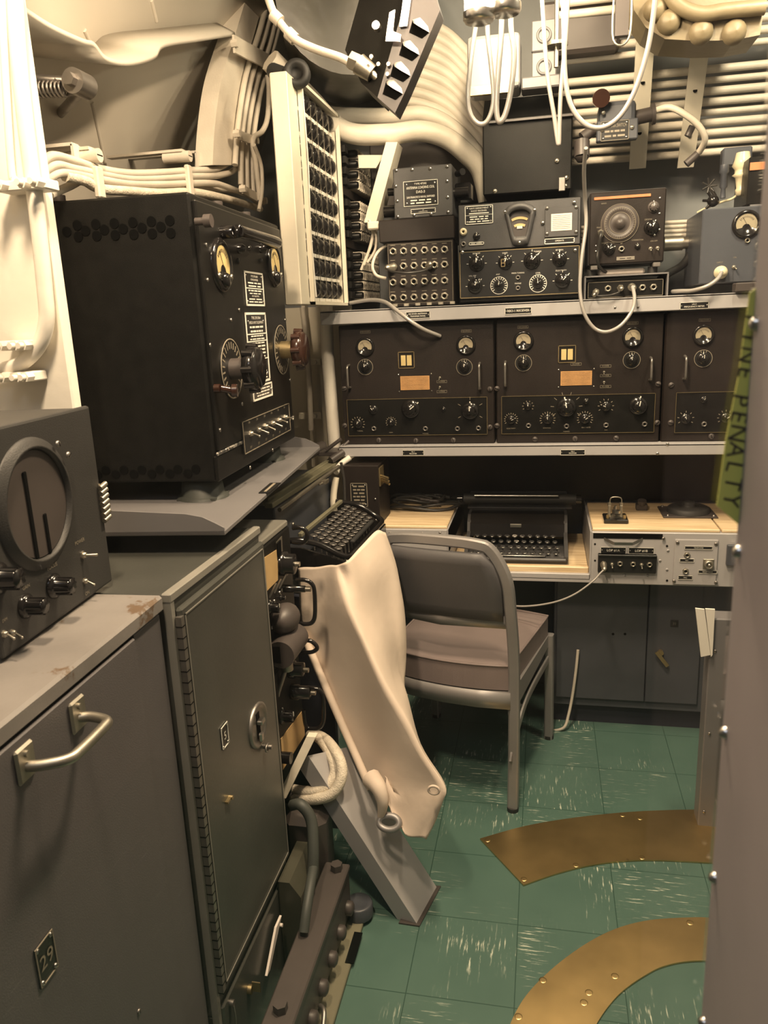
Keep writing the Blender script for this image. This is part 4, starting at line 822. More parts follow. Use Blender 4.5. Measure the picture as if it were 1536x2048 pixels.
xa, za = o(1195, 1142); xb, zb = o(1313, 1108); b = MB(); b.box(xa, xb, -.014, 0, za, zb, bev=.002); b.box(xa, xb, -.018, 0, zb - .006, zb, bev=.001); j = b.build('jack_strip', 'lab', t)
for u in (1240, 1281 + 15 - 15, 1318 - 14 - 0):
    pass
for u, v, k in ((1207, 1127, 'j'), (1224, 1128, 't'), (1240, 1127, 'j'), (1266, 1128, 'j'), (1283, 1129, 't'), (1299, 1129, 'j')):
    x, z = o(u, v, -.014); (jack(t, x, z, .0078, -.014, 'nickel') if k == 'j' else toggle(t, x, z, .006, -.014, ang=0))
xa, za = o(1345, 1168); xb, zb = o(1437, 1079); b = MB(); b.box(xa, xb, -.006, 0, za, zb, bev=.0045, seg=2, m=0); sp = b.build('socket_panel', 'shelf', t)
lbl(t, 1369, 1425, 1092, 1099, [('TELEPHONE', 1)], fr=f, y=-.006, bw=.0008); lbl(t, 1359, 1388, 1117, 1124, [('KEY', 1)], fr=f, y=-.006, bw=.0008); lbl(t, 1356, 1385, 1151, 1159, [('MIC', 1)], fr=f, y=-.006, bw=.0008); lbl(t, 1396, 1434, 1140, 1147, [('RECEPTACLE', 1)], fr=f, y=-.006, bw=.0008)
for u, v in ((1374, 1110), (1371, 1142)): x, z = o(u, v, -.006); jack(t, x, z, .0085, -.006)
x, z = o(1417, 1128, -.006); b = MB(); b.box(x - .016, x + .015, -.009, -.006, z - .016, z + .016, bev=.001); b.lathe((x, -.009, z), (0, -1, 0), [(0, .014), (.010, .013), (.012, .009), (.006, .008), (.006, .004), (.014, .004), (.014, 0)], 20); b.build('round_socket', 'nickel', t)
for u, v in ((1355, 1085), (1432, 1088), (1348, 1162), (1432, 1165), (1327, 1077)): x, z = o(u, v, -.006); screw(t, x, z, -.006, .0055, 'dsteel')
for u, v in ((1190, 1121), (1190, 1088), (1334, 1092), (1334, 1161)): x, z = o(u, v); b = MB(); b.cyl((x, .001, z), (x, -.001, z), .0035 if u > 1200 else .003, n=10); b.build('screw_hole', 'dark', t)
for u, v in ((1320, 1121), (1336, 1101), (1334, 1139), (1250, 1150), (1296, 1151)): x, z = o(u, v); screw(t, x, z, 0, .0042, 'shelf')
x, z = o(1462, 1110); b = MB(); b.box(x - .014, x + .03, -.014, 0, z - .03, z + .034, bev=.002); b.build('side_switch', 'slate', t)
a = q(1207, 1128, DY - .014)
cord('thin grey cord with a silver plug drooping from the desk socket strip', 'cord', [a + V((0, -.04, -.004)), q(1200, 1147, 2.30), q(1185, 1163, 2.28), q(1150, 1188, 2.27), q(1110, 1204, 2.27), q(1060, 1212, 2.28), q(1020, 1211, 2.30), q(980, 1203, 2.36)], .0028, 'gcord', [(a, (0, -1, -.12), .045, .008)], name='headset_cord')
# cupboard under the right side
f2 = F(.06, 2.50, 0); g = lambda u, v, y=0: f2.on(u, v, y)
t = thing('desk_cupboard', 'dark blue-grey two-door steel cupboard under the desk', 'cupboard', f2)
b = MB(); b.box(-.02, .74, .004, .36, .075, .572, bev=.002); b.build('body', 'slate', t); b = MB(); b.box(-.02, .74, .03, .36, 0, .078); b.build('toe_kick', 'kick', t)
xs = g(1293, 1290)[0]
d1 = MB().box(-.012, xs - .0015, -.008, .004, .108, .562, bev=.002).build('door', 'slate', t); d2 = MB().box(xs + .0015, .45, -.008, .004, .108, .562, bev=.002).build('door', 'slate', t)
for u, v in ((1226, 1268), (1250, 1268)): x, z = g(u, v, -.008); b = MB(); b.cyl((x, -.0078, z), (x, -.0085, z), .0045, n=12); b.build('hole', 'dark', d1)
x, z = g(1349, 1247, -.008); b = MB(); b.box(x - .012, x + .012, -.010, -.008, z - .012, z + .012, m=0); b.text('31', x, z, .012, -.0105, 1); b.build('number_plate', ['lab', 'print_'], d2)
a0 = g(1313, 1304, -.02); a1 = g(1335, 1332, -.02); b = MB(); dx, dz = a1[0] - a0[0], a1[1] - a0[1]; L = math.hypot(dx, dz); nx, nz = -dz / L * .006, dx / L * .006
b.prism([(a0[0] + nx, -.018, a0[1] + nz), (a1[0] + nx, -.018, a1[1] + nz), (a1[0] - nx, -.018, a1[1] - nz), (a0[0] - nx, -.018, a0[1] - nz)], (0, -.006, 0)); b.cyl((a0[0] + .014, -.008, a0[1] - .004), (a0[0] + .014, -.020, a0[1] - .004), .009, n=12); b.build('latch_lever', 'brassd', d2)
wire('floor_cable', [q(1156, 1300, 2.48), q(1152, 1340, 2.475), q(1145, 1390, 2.47), q(1137, 1430, 2.46), q(1128, 1455, 2.45), q(1105, 1462, 2.46)], .005, 'cable', 'pale cable hanging down the cupboard front behind the chair', 'cable')
f2 = F(.443, 2.0, 0)
t = thing('desk_leg_post', 'grey square steel post standing on the brass-edged floor at the right', 'post', f2); MB().box(-.014, .05, -.015, .045, .0, .62, bev=.003).build('post', 'tray', t)
for k in range(3): screw(t, 0, .05 + k * .24, -.015, .004, 'dsteel')
for i, (uu, lbt) in enumerate((((1391, 1409, 1407, 1426, 1400), 'left white card tucked on the post at the right'), ((1411, 1430, 1425, 1424, 1415), 'right white card tucked on the post at the right'))):
    A = [pt(uu[0], 1217 + i, Y=1.975), pt(uu[1], 1219, Y=1.975), pt(1421 if i == 0 else 1425, 1310, Y=1.975), pt(1402 if i == 0 else 1422, 1314, Y=1.975)]
    tag(MB().prism(A, (0, .006, 0)).build('white_card', 'paper'), lbt, 'card')
# ------------------------------------------------------------------ typewriter in the well
f3 = F(-.255, 2.415, .612)
t = thing('typewriter', 'black manual typewriter in the desk well', 'typewriter', f3)
W = .335
b = MB(); b.box(0, W, 0, .24, .0, .022, bev=.008, seg=2); b.build('base', 'charcoal', t)
b = MB(); 
prof = [(.0, .022), (.0, .030), (.13, .075), (.14, .105), (.17, .125), (.25, .125), (.25, .022)]
for s_ in (0, W - .012): b.prism([(s_, y, z) for y, z in prof], (.012, 0, 0))
b.build('side_panel', 'charcoal', t)
b = MB(); b.prism([(.01, y, z) for y, z in [(.125, .06), (.135, .10), (.17, .128), (.26, .128), (.26, .03)]], (W - .02, 0, 0)); b.build('body', 'bake', t)
b = MB(); b.cyl((-.02, .23, .165), (W + .03, .23, .165), .019, n=20); b.build('platen', 'rubber', t)
b = MB(); b.box(-.01, W + .02, .24, .30, .125, .150, bev=.004); b.box(.0, W, .262, .27, .15, .185, bev=.003); b.build('carriage', 'charcoal', t)
b = MB(); b.cyl((.02, .20, .184), (W - .03, .20, .184), .0032, n=8); b.build('paper_bail', 'steel', t)
for s_ in (-.024, W + .03): b = MB(); b.cyl((s_, .23, .165), (s_ + (.018 if s_ > 0 else -.018), .23, .165), .015, n=16); b.build('platen_knob', 'bake', t)
b = MB(); b.box(W / 2 - .022, W / 2 + .016, .128, .134, .090, .102, bev=.001); b.build('badge', 'steel', t)
key = proto('typekey', lambda b: (b.lathe((0, 0, 0), (0, -.25, 1), [(0, .0068), (.0025, .0072), (.003, .0062), (.0024, .0055), (.0024, 0)], 14, 0), b.cyl((0, .003, -.012), (0, 0, 0), .0015, n=6, m=1)), ['steel', 'key'])
keyc = proto('typekeycap', lambda b: b.cyl((0, -.0006, .0018), (0, -.0009, .0029), .0058, n=12), ['key'])
for r_ in range(4):
    for c_ in range((11, 11, 12, 12)[r_]):
        x = .030 + c_ * .0258 + (0, -.006, -.016, -.020)[r_] * -1 * (.5) + (0.004, .010, 0, .0)[r_]
        x = .024 + c_ * .0252 + (.012, .018, 0, -.004)[r_]
        if x > W - .02: continue
        y = .105 - r_ * .024; z = .066 - r_ * .0118
        o_ = put('key', key, t, (x, y, z), (0, 0, 0), (1.15, 1.15, 1)); put('key_cap', keyc, o_, (0, 0, 0))
b = MB(); b.box(.07, W - .07, .010, .019, .024, .029, bev=.002); b.build('space_bar', 'bake', t)
b = MB(); b.box(.004, W - .004, -.006, .004, .012, .024, bev=.004); b.build('front_rail', 'charcoal', t)
# ------------------------------------------------------------------ things on the desk boards
f4 = F(*[*pt(1208, 1048, Z=.752)[:2]], .752)
t = thing('morse_key', 'black based telegraph key on the right desk board', 'telegraph key', f4)
MB().box(0, .074, 0, .085, 0, .014, bev=.003).build('base', 'bake', t)
b = MB(); b.cyl((.036, .03, .030), (.036, .03, .052), .004, n=10); b.tube([(.036, .0, .036), (.036, .03, .036), (.036, .07, .034)], .0035, 8); b.cyl((.036, .002, .036), (.036, .002, .044), .013, n=18); b.build('lever', 'steel', t)
b = MB()
for s_ in (.018, .054): b.box(s_ - .004, s_ + .004, .034, .046, .014, .052, bev=.001); b.cyl((s_, .04, .05), (s_, .04, .060), .006, n=12)
b.tube([(.020, .04, .05), (.022, .04, .075), (.052, .04, .075), (.054, .04, .05)], .002, 6); b.box(.014, .06, .02, .06, .014, .018); b.build('frame', 'nickel', t)
for s_ in (.012, .062): b = MB(); b.cyl((s_, .015, .014), (s_, .015, .026), .005, n=12); b.build('binding_post', 'brassd', t)
x, y = pt(1283, 1020, Z=.752)[:2]
t = thing('spark_knob', 'small dark knob and bracket behind the telegraph key', 'knob', F(x, y, .752)); b = MB(); b.box(-.018, .018, -.01, .02, 0, .02, bev=.002); b.cyl((0, 0, .02), (0, -.004, .034), .014, n=14); b.build('bracket', 'mud', t)
x, y = pt(1376, 1022, Z=.76)[:2]
t = thing('base_mount', 'round black base with a centre boss on a square dark plate on the desk', 'mount', F(x, y, .752))
MB().box(-.085, .080, -.065, .075, 0, .006, bev=.002).build('square_plate', 'mud', t)
b = MB(); b.lathe((0, 0, .006), (0, 0, 1), [(0, .066), (.014, .064), (.018, .058), (.018, .02), (.026, .019), (.034, .018), (.036, 0)], 36); b.build('round_base', 'rubber', t)
for s_ in ((-.07, -.055), (.068, -.055), (.068, .065), (-.07, .065)): b = MB(); b.lathe((*s_, .006), (0, 0, 1), [(0, .005), (.004, .004), (.005, 0)], 10); b.build('screw', 'dsteel', t)
# power box
f5 = F(-.636, 2.36, .752); t = thing('power_box', 'small brown-black box with a framed plate and knife terminals', 'box', f5); o = lambda u, v, y=0: f5.on(u, v, y)
MB().box(0, .118, 0, .17, 0, .200, bev=.002).build('case', 'brownp', t)
xa, za = o(703, 1013); xb, zb = o(734, 966); plate(t, xa, xb, za, zb, [('#2', 1), ('#3', 1), ('#2', 1), ('#3', 1), ('#2', 1), ('#3', 1)], bw=.0018, fg='print_')
b = MB()
for k in range(3): b.cyl((.118, .02 + k * .012, .165 - k * .010), (.150, .0 + k * .008, .160 - k * .012), .004, n=8)
b.box(.118, .122, .01, .07, .13, .19); b.build('terminals', 'brassd', t)
for (x, z) in ((.104, .02), (.104, .09), (.05, .012)): screw(t, x, z, 0, .004)
# coiled cord
t = thing('coiled_cord', 'black cord coiled in loops on the left desk board', 'cord'); zc = .758
c0 = pt(845, 1015, Z=zc)
for k, (a_, b_, dx, dy) in enumerate(((.13, .06, 0, 0), (.125, .07, .015, .02), (.10, .05, -.03, .03))):
    P_ = [(c0.x + dx + a_ * math.cos(i * PI / 8 + k), c0.y + .02 + dy + b_ * math.sin(i * PI / 8 + k), zc + .004 + k * .009 + .006 * math.sin(i * 1.3)) for i in range(16)]
    MB().tube(P_, .0055, 8, closed=True).build('loop', 'dcable', t)
b = MB()
for k in range(4): p = c0 + V((-.10 + k * .03, .05, .02)); b.tube([p, p + V((.05, .01 * k - .01, .01)), p + V((.10, -.02 + .01 * k, .002))], .006, 8)
b.build('tangled_end', 'dcable', t)
for k in range(3): p = c0 + V((-.01 + .018 * k, .03 - .01 * k, .022)); plug(None, p, (1, -.2, 0), .035, .006, 'mud', t)
# dark tall back panel beneath lower shelf (long grab bars seen faintly)
t = thing('under_shelf_panel', 'dark brown back panel between the desk and the lower shelf', 'panel', F(-.69, 2.74, .752)); MB().box(0, 1.5, 0, .03, 0, .22, bev=.001).build('panel', 'brownp', t)
b = MB(); b.box(.60, .86, -.004, 0, .19, .205, bev=.001); b.build('label_holder', 'mud', t)
t = thing('kneehole_panel', 'dark panel closing the back of the kneehole under the desk', 'panel', F(-.9, 2.80, 0)); MB().box(0, .96, 0, .02, 0, .58, bev=.001).build('panel', 'slate', t)
# ------------------------------------------------------------------ chair
fc = F(-.276, 2.036, 0, -13.8)
t = thing('office_chair', 'grey aluminium side chair with a padded back and mauve-grey seat', 'chair', fc)
hw = .203
def flat_tube(b, P_, w, d, closed=False, ref=V((0, 1, 0))):
    """rounded rectangular bar: w across the path, d along ref"""
    Q = spl(P_, 6, closed); n = len(Q); vs = []; fs = []
    for i, p in enumerate(Q):
        a = Q[min(i + 1, n - 1)]; c = Q[max(i - 1, 0)]; tt = (a - c).normalized(); s_ = tt.cross(ref).normalized(); rr = s_.cross(tt).normalized()
        for (k, l) in ((-.5, -.35), (-.35, -.5), (.35, -.5), (.5, -.35), (.5, .35), (.35, .5), (-.35, .5), (-.5, .35)): vs.append(p + s_ * w * k + rr * d * l)
    for i in range(n - 1):
        for j in range(8): fs.append((i * 8 + j, i * 8 + (j + 1) % 8, (i + 1) * 8 + (j + 1) % 8, (i + 1) * 8 + j))
    fs += [tuple(range(8)), tuple(range((n - 1) * 8, n * 8))]; b.add(vs, fs, False)
b = MB(); yb = lambda z: .02 - .05 * max(0, (z - .45)) / .35 + (-.02 * (z < .1))
b_pts = [(-hw, .0, 0), (-hw, .012, .2), (-hw, .014, .45), (-hw + .004, -.006, .62), (-hw + .012, -.022, .72), (-hw + .05, -.030, .795), (-.11, -.034, .812), (0, -.036, .816), (.11, -.034, .812), (hw - .05, -.030, .795), (hw - .012, -.022, .72), (hw - .004, -.006, .62), (hw, .014, .45), (hw, .012, .2), (hw, .0, 0)]
flat_tube(b, b_pts, .030, .022); b.build('back_frame', 'alu', t)
b = MB(); n = 10
def bk(x, z): return V((x, -.020 - .012 * (1 - (x / .18) ** 2) - .045 * (z - .6) / .2 + .012, z))
rows = []
for zi in range(7):
    z = .592 + (.792 - .592) * zi / 6; wz = .180 if zi < 4 else .180 - (.0, .006, .018, .045)[zi - 3]; rows.append([bk(-wz + 2 * wz * i / n, z) for i in range(n + 1)])
vs = [p + V((0, -.010, 0)) for r_ in rows for p in r_] + [p + V((0, .014, 0)) for r_ in rows for p in r_]; m_ = (n + 1) * 7; fs = []
for r_ in range(6):
    for i in range(n): a = r_ * (n + 1) + i; fs += [(a, a + 1, a + n + 2, a + n + 1), (a + m_, a + m_ + n + 1, a + m_ + n + 2, a + m_ + 1)]
for i in range(n): fs += [(i, m_ + i, m_ + i + 1, i + 1), (6 * (n + 1) + i, 6 * (n + 1) + i + 1, m_ + 6 * (n + 1) + i + 1, m_ + 6 * (n + 1) + i)]
for r_ in range(6): a = r_ * (n + 1); c = a + n; fs += [(a, a + n + 1, m_ + a + n + 1, m_ + a), (c, m_ + c, m_ + c + n + 1, c + n + 1)]
b.add(vs, fs, True); b.build('backrest', 'vinylb', t)
b = MB(); b.band([(-.19, -.006, .605), (0, -.026, .600), (.19, -.006, .605)], [(-.19, -.006, .568), (0, -.026, .563), (.19, -.006, .568)], (0, .014, 0)); b.build('lower_back_rail', 'alu', t)
# seat cushion
b = MB(); nx, ny = 12, 12; top = []
def seatp(i, j, z, g=0):
    x = -1 + 2 * i / nx; y = j / ny; w = .190 + .012 * y; yy = .012 + .40 * y - (.028 * (1 - x * x) if j == 0 else 0) * (1) + (.022 * (1 - x * x)) * y
    return V((x * w, yy, z))
for j in range(ny + 1):
    for i in range(nx + 1):
        e = max(abs(-1 + 2 * i / nx), abs(-1 + 2 * j / ny)); top.append(seatp(i, j, .447 + .022 * (1 - e ** 4)))
bot = [seatp(i, j, .375) for j in range(ny + 1) for i in range(nx + 1)]; k = (nx + 1) * (ny + 1); fs = []
for j in range(ny):
    for i in range(nx): a = j * (nx + 1) + i; fs += [(a, a + 1, a + nx + 2, a + nx + 1), (a + k, a + k + nx + 1, a + k + nx + 2, a + k + 1)]
b.add(top + bot, fs, True)
side = []
for i in range(nx): side += [(i, i + 1, k + i + 1, k + i), (ny * (nx + 1) + i, k + ny * (nx + 1) + i, k + ny * (nx + 1) + i + 1, ny * (nx + 1) + i + 1)]
for j in range(ny): a = j * (nx + 1); c = a + nx; side += [(a, k + a, k + a + nx + 1, a + nx + 1), (c, c + nx + 1, k + c + nx + 1, k + c)]
b.add(top + bot, side, False, 0); s_ = b.build('seat', 'vinyl', t)
pip = [seatp(i, 0, .449) for i in range(nx + 1)] + [seatp(nx, j, .449) for j in range(1, ny + 1)] + [seatp(nx - i, ny, .449) for i in range(1, nx + 1)] + [seatp(0, ny - j, .449) for j in range(1, ny)]
b = MB(); b.tube(pip, .0035, 6, closed=True, raw=True); b.build('piping', 'vinyl', s_)
b = MB(); b.band([(-.195, .0, .372), (-.1, -.012, .370), (0, -.016, .370), (.1, -.012, .370), (.195, .0, .372)], [(-.195, .0, .322), (-.1, -.012, .318), (0, -.016, .317), (.1, -.012, .318), (.195, .0, .322)], (0, .015, 0)); b.build('rear_apron', 'alu', t)
for sx in (-1, 1):
    b = MB(); b.prism([(sx * .200, .01, .372), (sx * .205, .42, .382), (sx * .205, .42, .345), (sx * .200, .01, .300)], (-sx * .014, 0, 0)); b.build('side_rail', 'alu', t)
    b = MB(); flat_tube(b, [(sx * .198, .0, .16), (sx * .200, .03, .205), (sx * .2, .12, .262), (sx * .202, .22, .288), (sx * .204, .42, .298)], .026, .008, ref=V((1, 0, 0))); b.build('side_brace', 'alu', t)
    b = MB(); flat_tube(b, [(sx * .205, .428, 0), (sx * .205, .425, .2), (sx * .205, .42, .382)], .028, .028); l = b.build('front_leg', 'alu', t)
    for yy in (.428, .0): b = MB(); b.cyl((sx * (.205 if yy else .203), yy, 0), (sx * (.205 if yy else .203), yy, .012), .017, n=12); b.build('foot_glide', 'rubber', t)
b = MB(); b.box(-.2, .2, .13, .145, .258, .268, bev=.002); b.build('cross_brace', 'alu', t)
b = MB(); b.box(-.195, .195, .412, .428, .340, .380, bev=.002); b.build('front_apron', 'alu', t)
# ------------------------------------------------------------------ rack of panels behind the locker
f = F(-.60, 1.50, 0, 90); o = lambda u, v, y=0: f.on(u, v, y)
t = thing('equipment_rack', 'olive-topped rack of black radio panels with D handles behind the locker', 'rack', f)
xr = .195
b = MB(); b.box(-.03, xr, .012, .40, .30, .945, bev=.004); b.build('case', 'grub', t)
b = MB(); b.box(-.032, xr + .002, .0, .40, .935, .950, bev=.003); b.build('top_plate', 'tallrim', t)
pan = []
for i, (z0, z1) in enumerate(((.640, .935), (.30, .632))): pan.append(MB().box(-.03, xr, -.004, .012, z0, z1, bev=.003).build('panel', 'black', t))
def quadface(root, name, pts, m, y=-.0055, lb=None):
    b = MB(); P_ = [(*o(u, v, y)[:1], y, o(u, v, y)[1]) for u, v in pts]; b.prism(P_, (0, .003, 0)); return b.build(name, m, root, label=lb)
quadface(t, 'chart_card', [(525, 1118), (556, 1098), (556, 1160), (528, 1188)], 'tan', lb='tan chart card at the top of the rack')
quadface(t, 'meter_window', [(553, 1085), (564, 1072), (566, 1110), (555, 1122)], 'nickel'); quadface(t, 'window_glass', [(555, 1088), (562, 1080), (563, 1106), (557, 1114)], 'dark', -.009)
quadface(t, 'chart_card', [(562, 1478), (606, 1420), (610, 1470), (566, 1540)], 'tan', lb='tan chart card at the foot of the rack')
def dh(u0, v0, u1, v1, y=0.0, out=.055, r=.0052, x=None):
    z1 = o(590, v0)[1]; z0 = o(595, v1)[1]; b = MB(); xx = x if x is not None else xr - .02
    b.tube([(xx, -.003, z1), (xx, -out * .6, z1), (xx, -out * .92, z1 - .006), (xx, -out, z1 - .018), (xx, -out, z0 + .018), (xx, -out * .92, z0 + .006), (xx, -out * .6, z0), (xx, -.003, z0)], r, 8, sub=5); return b.build('d_handle', 'bake', t)
def ph(u, v, out, x):  # a point on the rack at local x, protruding by out
    y, z = f.xp(u, v, x); return V((x, y, z))
def hand(pts, x, r=.0052):
    P_ = [ph(u, v, 0, x) for u, v in pts]; b = MB(); b.tube(P_, r, 8, sub=5); b.build('d_handle', 'bake', t)
hand([(585, 1056), (600, 1055), (612, 1062), (614, 1075), (606, 1085), (585, 1084)], .13, .0055)
hand([(592, 1160), (610, 1160), (624, 1168), (629, 1184), (630, 1228), (625, 1244), (615, 1248), (600, 1247)], .12)
hand([(600, 1283), (618, 1281), (630, 1288), (634, 1297), (624, 1304), (603, 1305)], .12)
hand([(605, 1378), (625, 1376), (640, 1382), (646, 1398), (647, 1440), (640, 1454), (626, 1457), (612, 1452), (607, 1420)], .12)
for (u, v, r, L, nm) in ((588, 1128, .024, .05, 'knob'), (610, 1178, .008, .04, 'clamp_knob'), (606, 1340, .018, .03, 'knob'), (620, 1385, .016, .03, 'knob')):
    p = ph(u, v, 0, .12); b = MB(); b.lathe((p.x, -.003, p.z), (0, -1, 0), [(0, r * 1.2), (-p.y * .4, r * 1.2), (-p.y * .45, r), (-p.y * .95, r), (-p.y, r * .5), (-p.y, 0)], 18); b.cyl((p.x, p.y, p.z), (p.x, p.y - .014, p.z), .006, m=1); b.build(nm, ['bake', 'nickel'], t)
for (u, v, r) in ((553, 1216, .013), (577, 1433, .016), (542, 1246, .006), (575, 1196, .006)):
    x, z = o(u, v, -.02); knob(t, x, z, r, -.004, h=r * 1.6)
b = MB(); p = o(575, 1292, -.03); b.cyl((p[0] - .05, -.03, p[1]), (p[0] + .06, -.03, p[1]), .032, n=22); b.cyl((p[0] + .06, -.03, p[1]), (p[0] + .065, -.03, p[1]), .026, n=22); b.box(p[0] - .05, p[0] + .06, -.03, -.003, p[1] - .02, p[1] + .02); b.build('drum_unit', 'mud', t)
b = MB(); p = o(575, 1240, -.03); b.sph((p[0] + .01, -.02, p[1]), .038, sc=(1.3, .9, .9), n=18, k=10); b.build('rounded_housing', 'mud', t)
b = MB(); p0 = ph(572, 1316, 0, .06); b.cyl(p0, p0 + V((0, 0, -.03)), .015, n=14); b.build('cable_nut', 'nickel', t)
b = MB(); b.tube([ph(572, 1328, 0, .06), ph(567, 1350, 0, .05), ph(556, 1385, 0, .04), ph(548, 1420, 0, .03)], .006, 8); b.build('short_cable', 'dsteel', t)
for (u, v) in ((560, 1180), (556, 1150 + 35), (545, 1202), (575, 1120), (585, 1250), (600, 1220), (540, 1255)):
    x, z = o(u, v); 
    if -.03 < x < xr: screw(t, x, z, -.004, .0045)
b = MB()
for k in range(3): x, z = o(540 + k * 10, 1195 - k * 9, -.006); b.cyl((x, -.004, z), (x + .01, -.02, z + .03), .0025, n=6)
b.build('lever_clip', 'dsteel', t)
p = o(566, 1515, -.01); b = MB(); b.cyl((p[0], -.004, p[1]), (p[0], -.03, p[1]), .014, n=14); b.build('foot_stud', 'bake', t)
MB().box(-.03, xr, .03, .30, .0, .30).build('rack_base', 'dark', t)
# ------------------------------------------------------------------ left typewriter facing into the room
f = F(-.69, 1.86, .80, 88)   # x along the machine, front towards the chair
t = thing('typewriter', 'large grey-cased typewriter at the left with open black round keys', 'typewriter', f)
W = .50
fw = lambda u, v, z: f.zp(u, v, z)
b = MB(); b.box(.0, W, .0, .30, -.06, .140, bev=.006, seg=2); b.build('body', 'slate', t)
b = MB(); b.box(-.01, W + .12, .01, .03, .145, .165, bev=.003); b.box(-.04, W + .08, -.012, .012, .146, .160, bev=.002); b.build('carriage_rail', 'olive', t)
b = MB(); b.cyl((-.03, -.025, .140), (W + .0, -.025, .150), .006, n=10); b.build('carriage_rod', 'nickel', t); b = MB(); b.cyl((-.04, .06, .19), (W + .10, .06, .20), .018, n=18); b.build('platen', 'mud', t)
b = MB(); b.box(W + .02, W + .10, -.02, .05, .18, .195, bev=.002); b.cyl((W + .05, -.01, .19), (W + .08, -.04, .22), .005, n=8); b.cyl((W + .02, .02, .20), (W + .03, -.03, .235), .006, n=8); b.cyl((W, .0, .17), (W + .04, -.03, .19), .012, n=10); b.build('return_lever', 'mud', t)
b = MB(); b.cyl((.28, -.03, .138), (.34, -.04, .142), .003, n=8); b.box(.30, .33, -.045, -.03, .135, .145); b.build('rail_clip', 'nickel', t)
# keyboard tray with frame (corners read on the key plane)
c2, c3 = (fw(u, v, .0) for u, v in ((692, 1110), (752, 1038))); xl = c2[0] - .015; xh = c3[0] + .015; yd = (c2[1] + c3[1]) / 2 - .01; zf = .0
b = MB(); b.tube([(xl - .045, -.020, .050), (xl - .035, yd * .35, .052), (xl - .015, yd * .62, .036), (xl + .0, yd * .9, .005), (xl + .02, yd - .004, -.006), (xl + .08, yd - .006, -.008), (xh - .08, yd - .006, -.008), (xh - .02, yd - .004, -.006), (xh, yd * .9, .005), (xh + .002, yd * .62, .036), (xh + .004, yd * .4, .045), (xh + .002, -.03, .05)], .0085, 8); b.build('keyboard_frame', 'bake', t)
b = MB(); b.prism([(xl, .0, -.06), (xl, yd, -.06), (xl, yd, -.015), (xl, yd * .3, .02), (xl, 0, .02)], (.008, 0, 0)); b.prism([(xh, .0, -.06), (xh, yd, -.06), (xh, yd, -.015), (xh, yd * .3, .02), (xh, 0, .02)], (-.008, 0, 0)); b.box(xl, xh, yd - .012, yd - .002, -.062, -.018, bev=.002); b.box(xl, xh, yd, 0, -.070, -.060); b.build('keyboard_tray', 'bake', t)
keyL = proto('roundkey', lambda b: (b.lathe((0, 0, 0), (0, -.15, 1), [(0, .0085), (.002, .0095), (.0035, .009), (.003, .0075), (.0028, .007)], 14, 0), b.lathe((0, 0, 0), (0, -.15, 1), [(.0028, .0072), (.0030, 0)], 14, 2), b.cyl((0, .0, -.040), (0, 0, 0), .0018, n=6, m=1)), ['dsteel', 'dsteel', 'key'])
for r_ in range(5):
    n_ = 11
    for c_ in range(n_):
        x = xl + .030 + (xh - xl - .066) * (c_ + .25 * (r_ % 2)) / (n_ - .6); y = -.082 + (yd + .112) * r_ / 4.0
        put('key', keyL, t, (x, y, .046 - .0085 * r_), (0, 0, 0), (1.1, 1.1, 1))
b = MB(); b.box(xl + .12, xh - .06, yd + .010, yd + .024, .000, .010, bev=.004, seg=2); b.build('space_bar', 'rubber', t)
b = MB(); b.box(xl + .0, xh - .02, -.060, -.048, .050, .062, bev=.002); b.build('key_bar', 'olive', t)
b = MB()
for (dx, dy) in ((.03, .008), (.10, .012), (xh - xl - .10, .012)): b.box(xl + dx, xl + dx + .035, yd + dy, yd + dy + .012, -.048, -.03, bev=.002)
b.build('tray_scraps', 'paper', t)
screw(t, .12, .06, -.001, .006, 'nickel'); screw(t, .46, .05, -.001, .005, 'dark')
# stand under it: grey apron and legs
f6 = F(-.70, 1.74, 0, 87)
t = thing('typewriter_stand', 'grey metal stand carrying the left typewriter', 'stand', f6)
b = MB(); b.box(.06, .62, .0, .34, .700, .730, bev=.002); b.build('top', 'shelf', t)
for (x, y) in ((.56, .03), (.56, .28), (.10, .28)): MB().box(x - .015, x + .015, y - .015, y + .015, 0, .70).build('leg', 'shelf', t)
MB().box(.10, .12, -.14, .34, 0, .70).build('shade_panel', 'kick', t)  # added dark sheet, stands in for the black shade behind the canvas
# loose grey-white cables and rods beside the power box
for i, (P_, r_, m_, lb) in enumerate((
  ([q(672, 955, 2.33), q(667, 990, 2.32), q(668, 1020, 2.31), q(676, 1045, 2.30)], .011, 'cream', 'pale hose dropping behind the typewriter beside the power box'),
  ([q(682, 925, 2.36), q(688, 960, 2.36), q(690, 1010, 2.35)], .005, 'dcable', 'dark lead dropping beside the power box'),
  ([q(700, 915, 2.40), q(680, 930, 2.38), q(672, 945, 2.35)], .010, 'white', 'white bent pipe stub left of the power box'))):
    wire('loose_hose', P_, r_, m_, lb, 'hose')
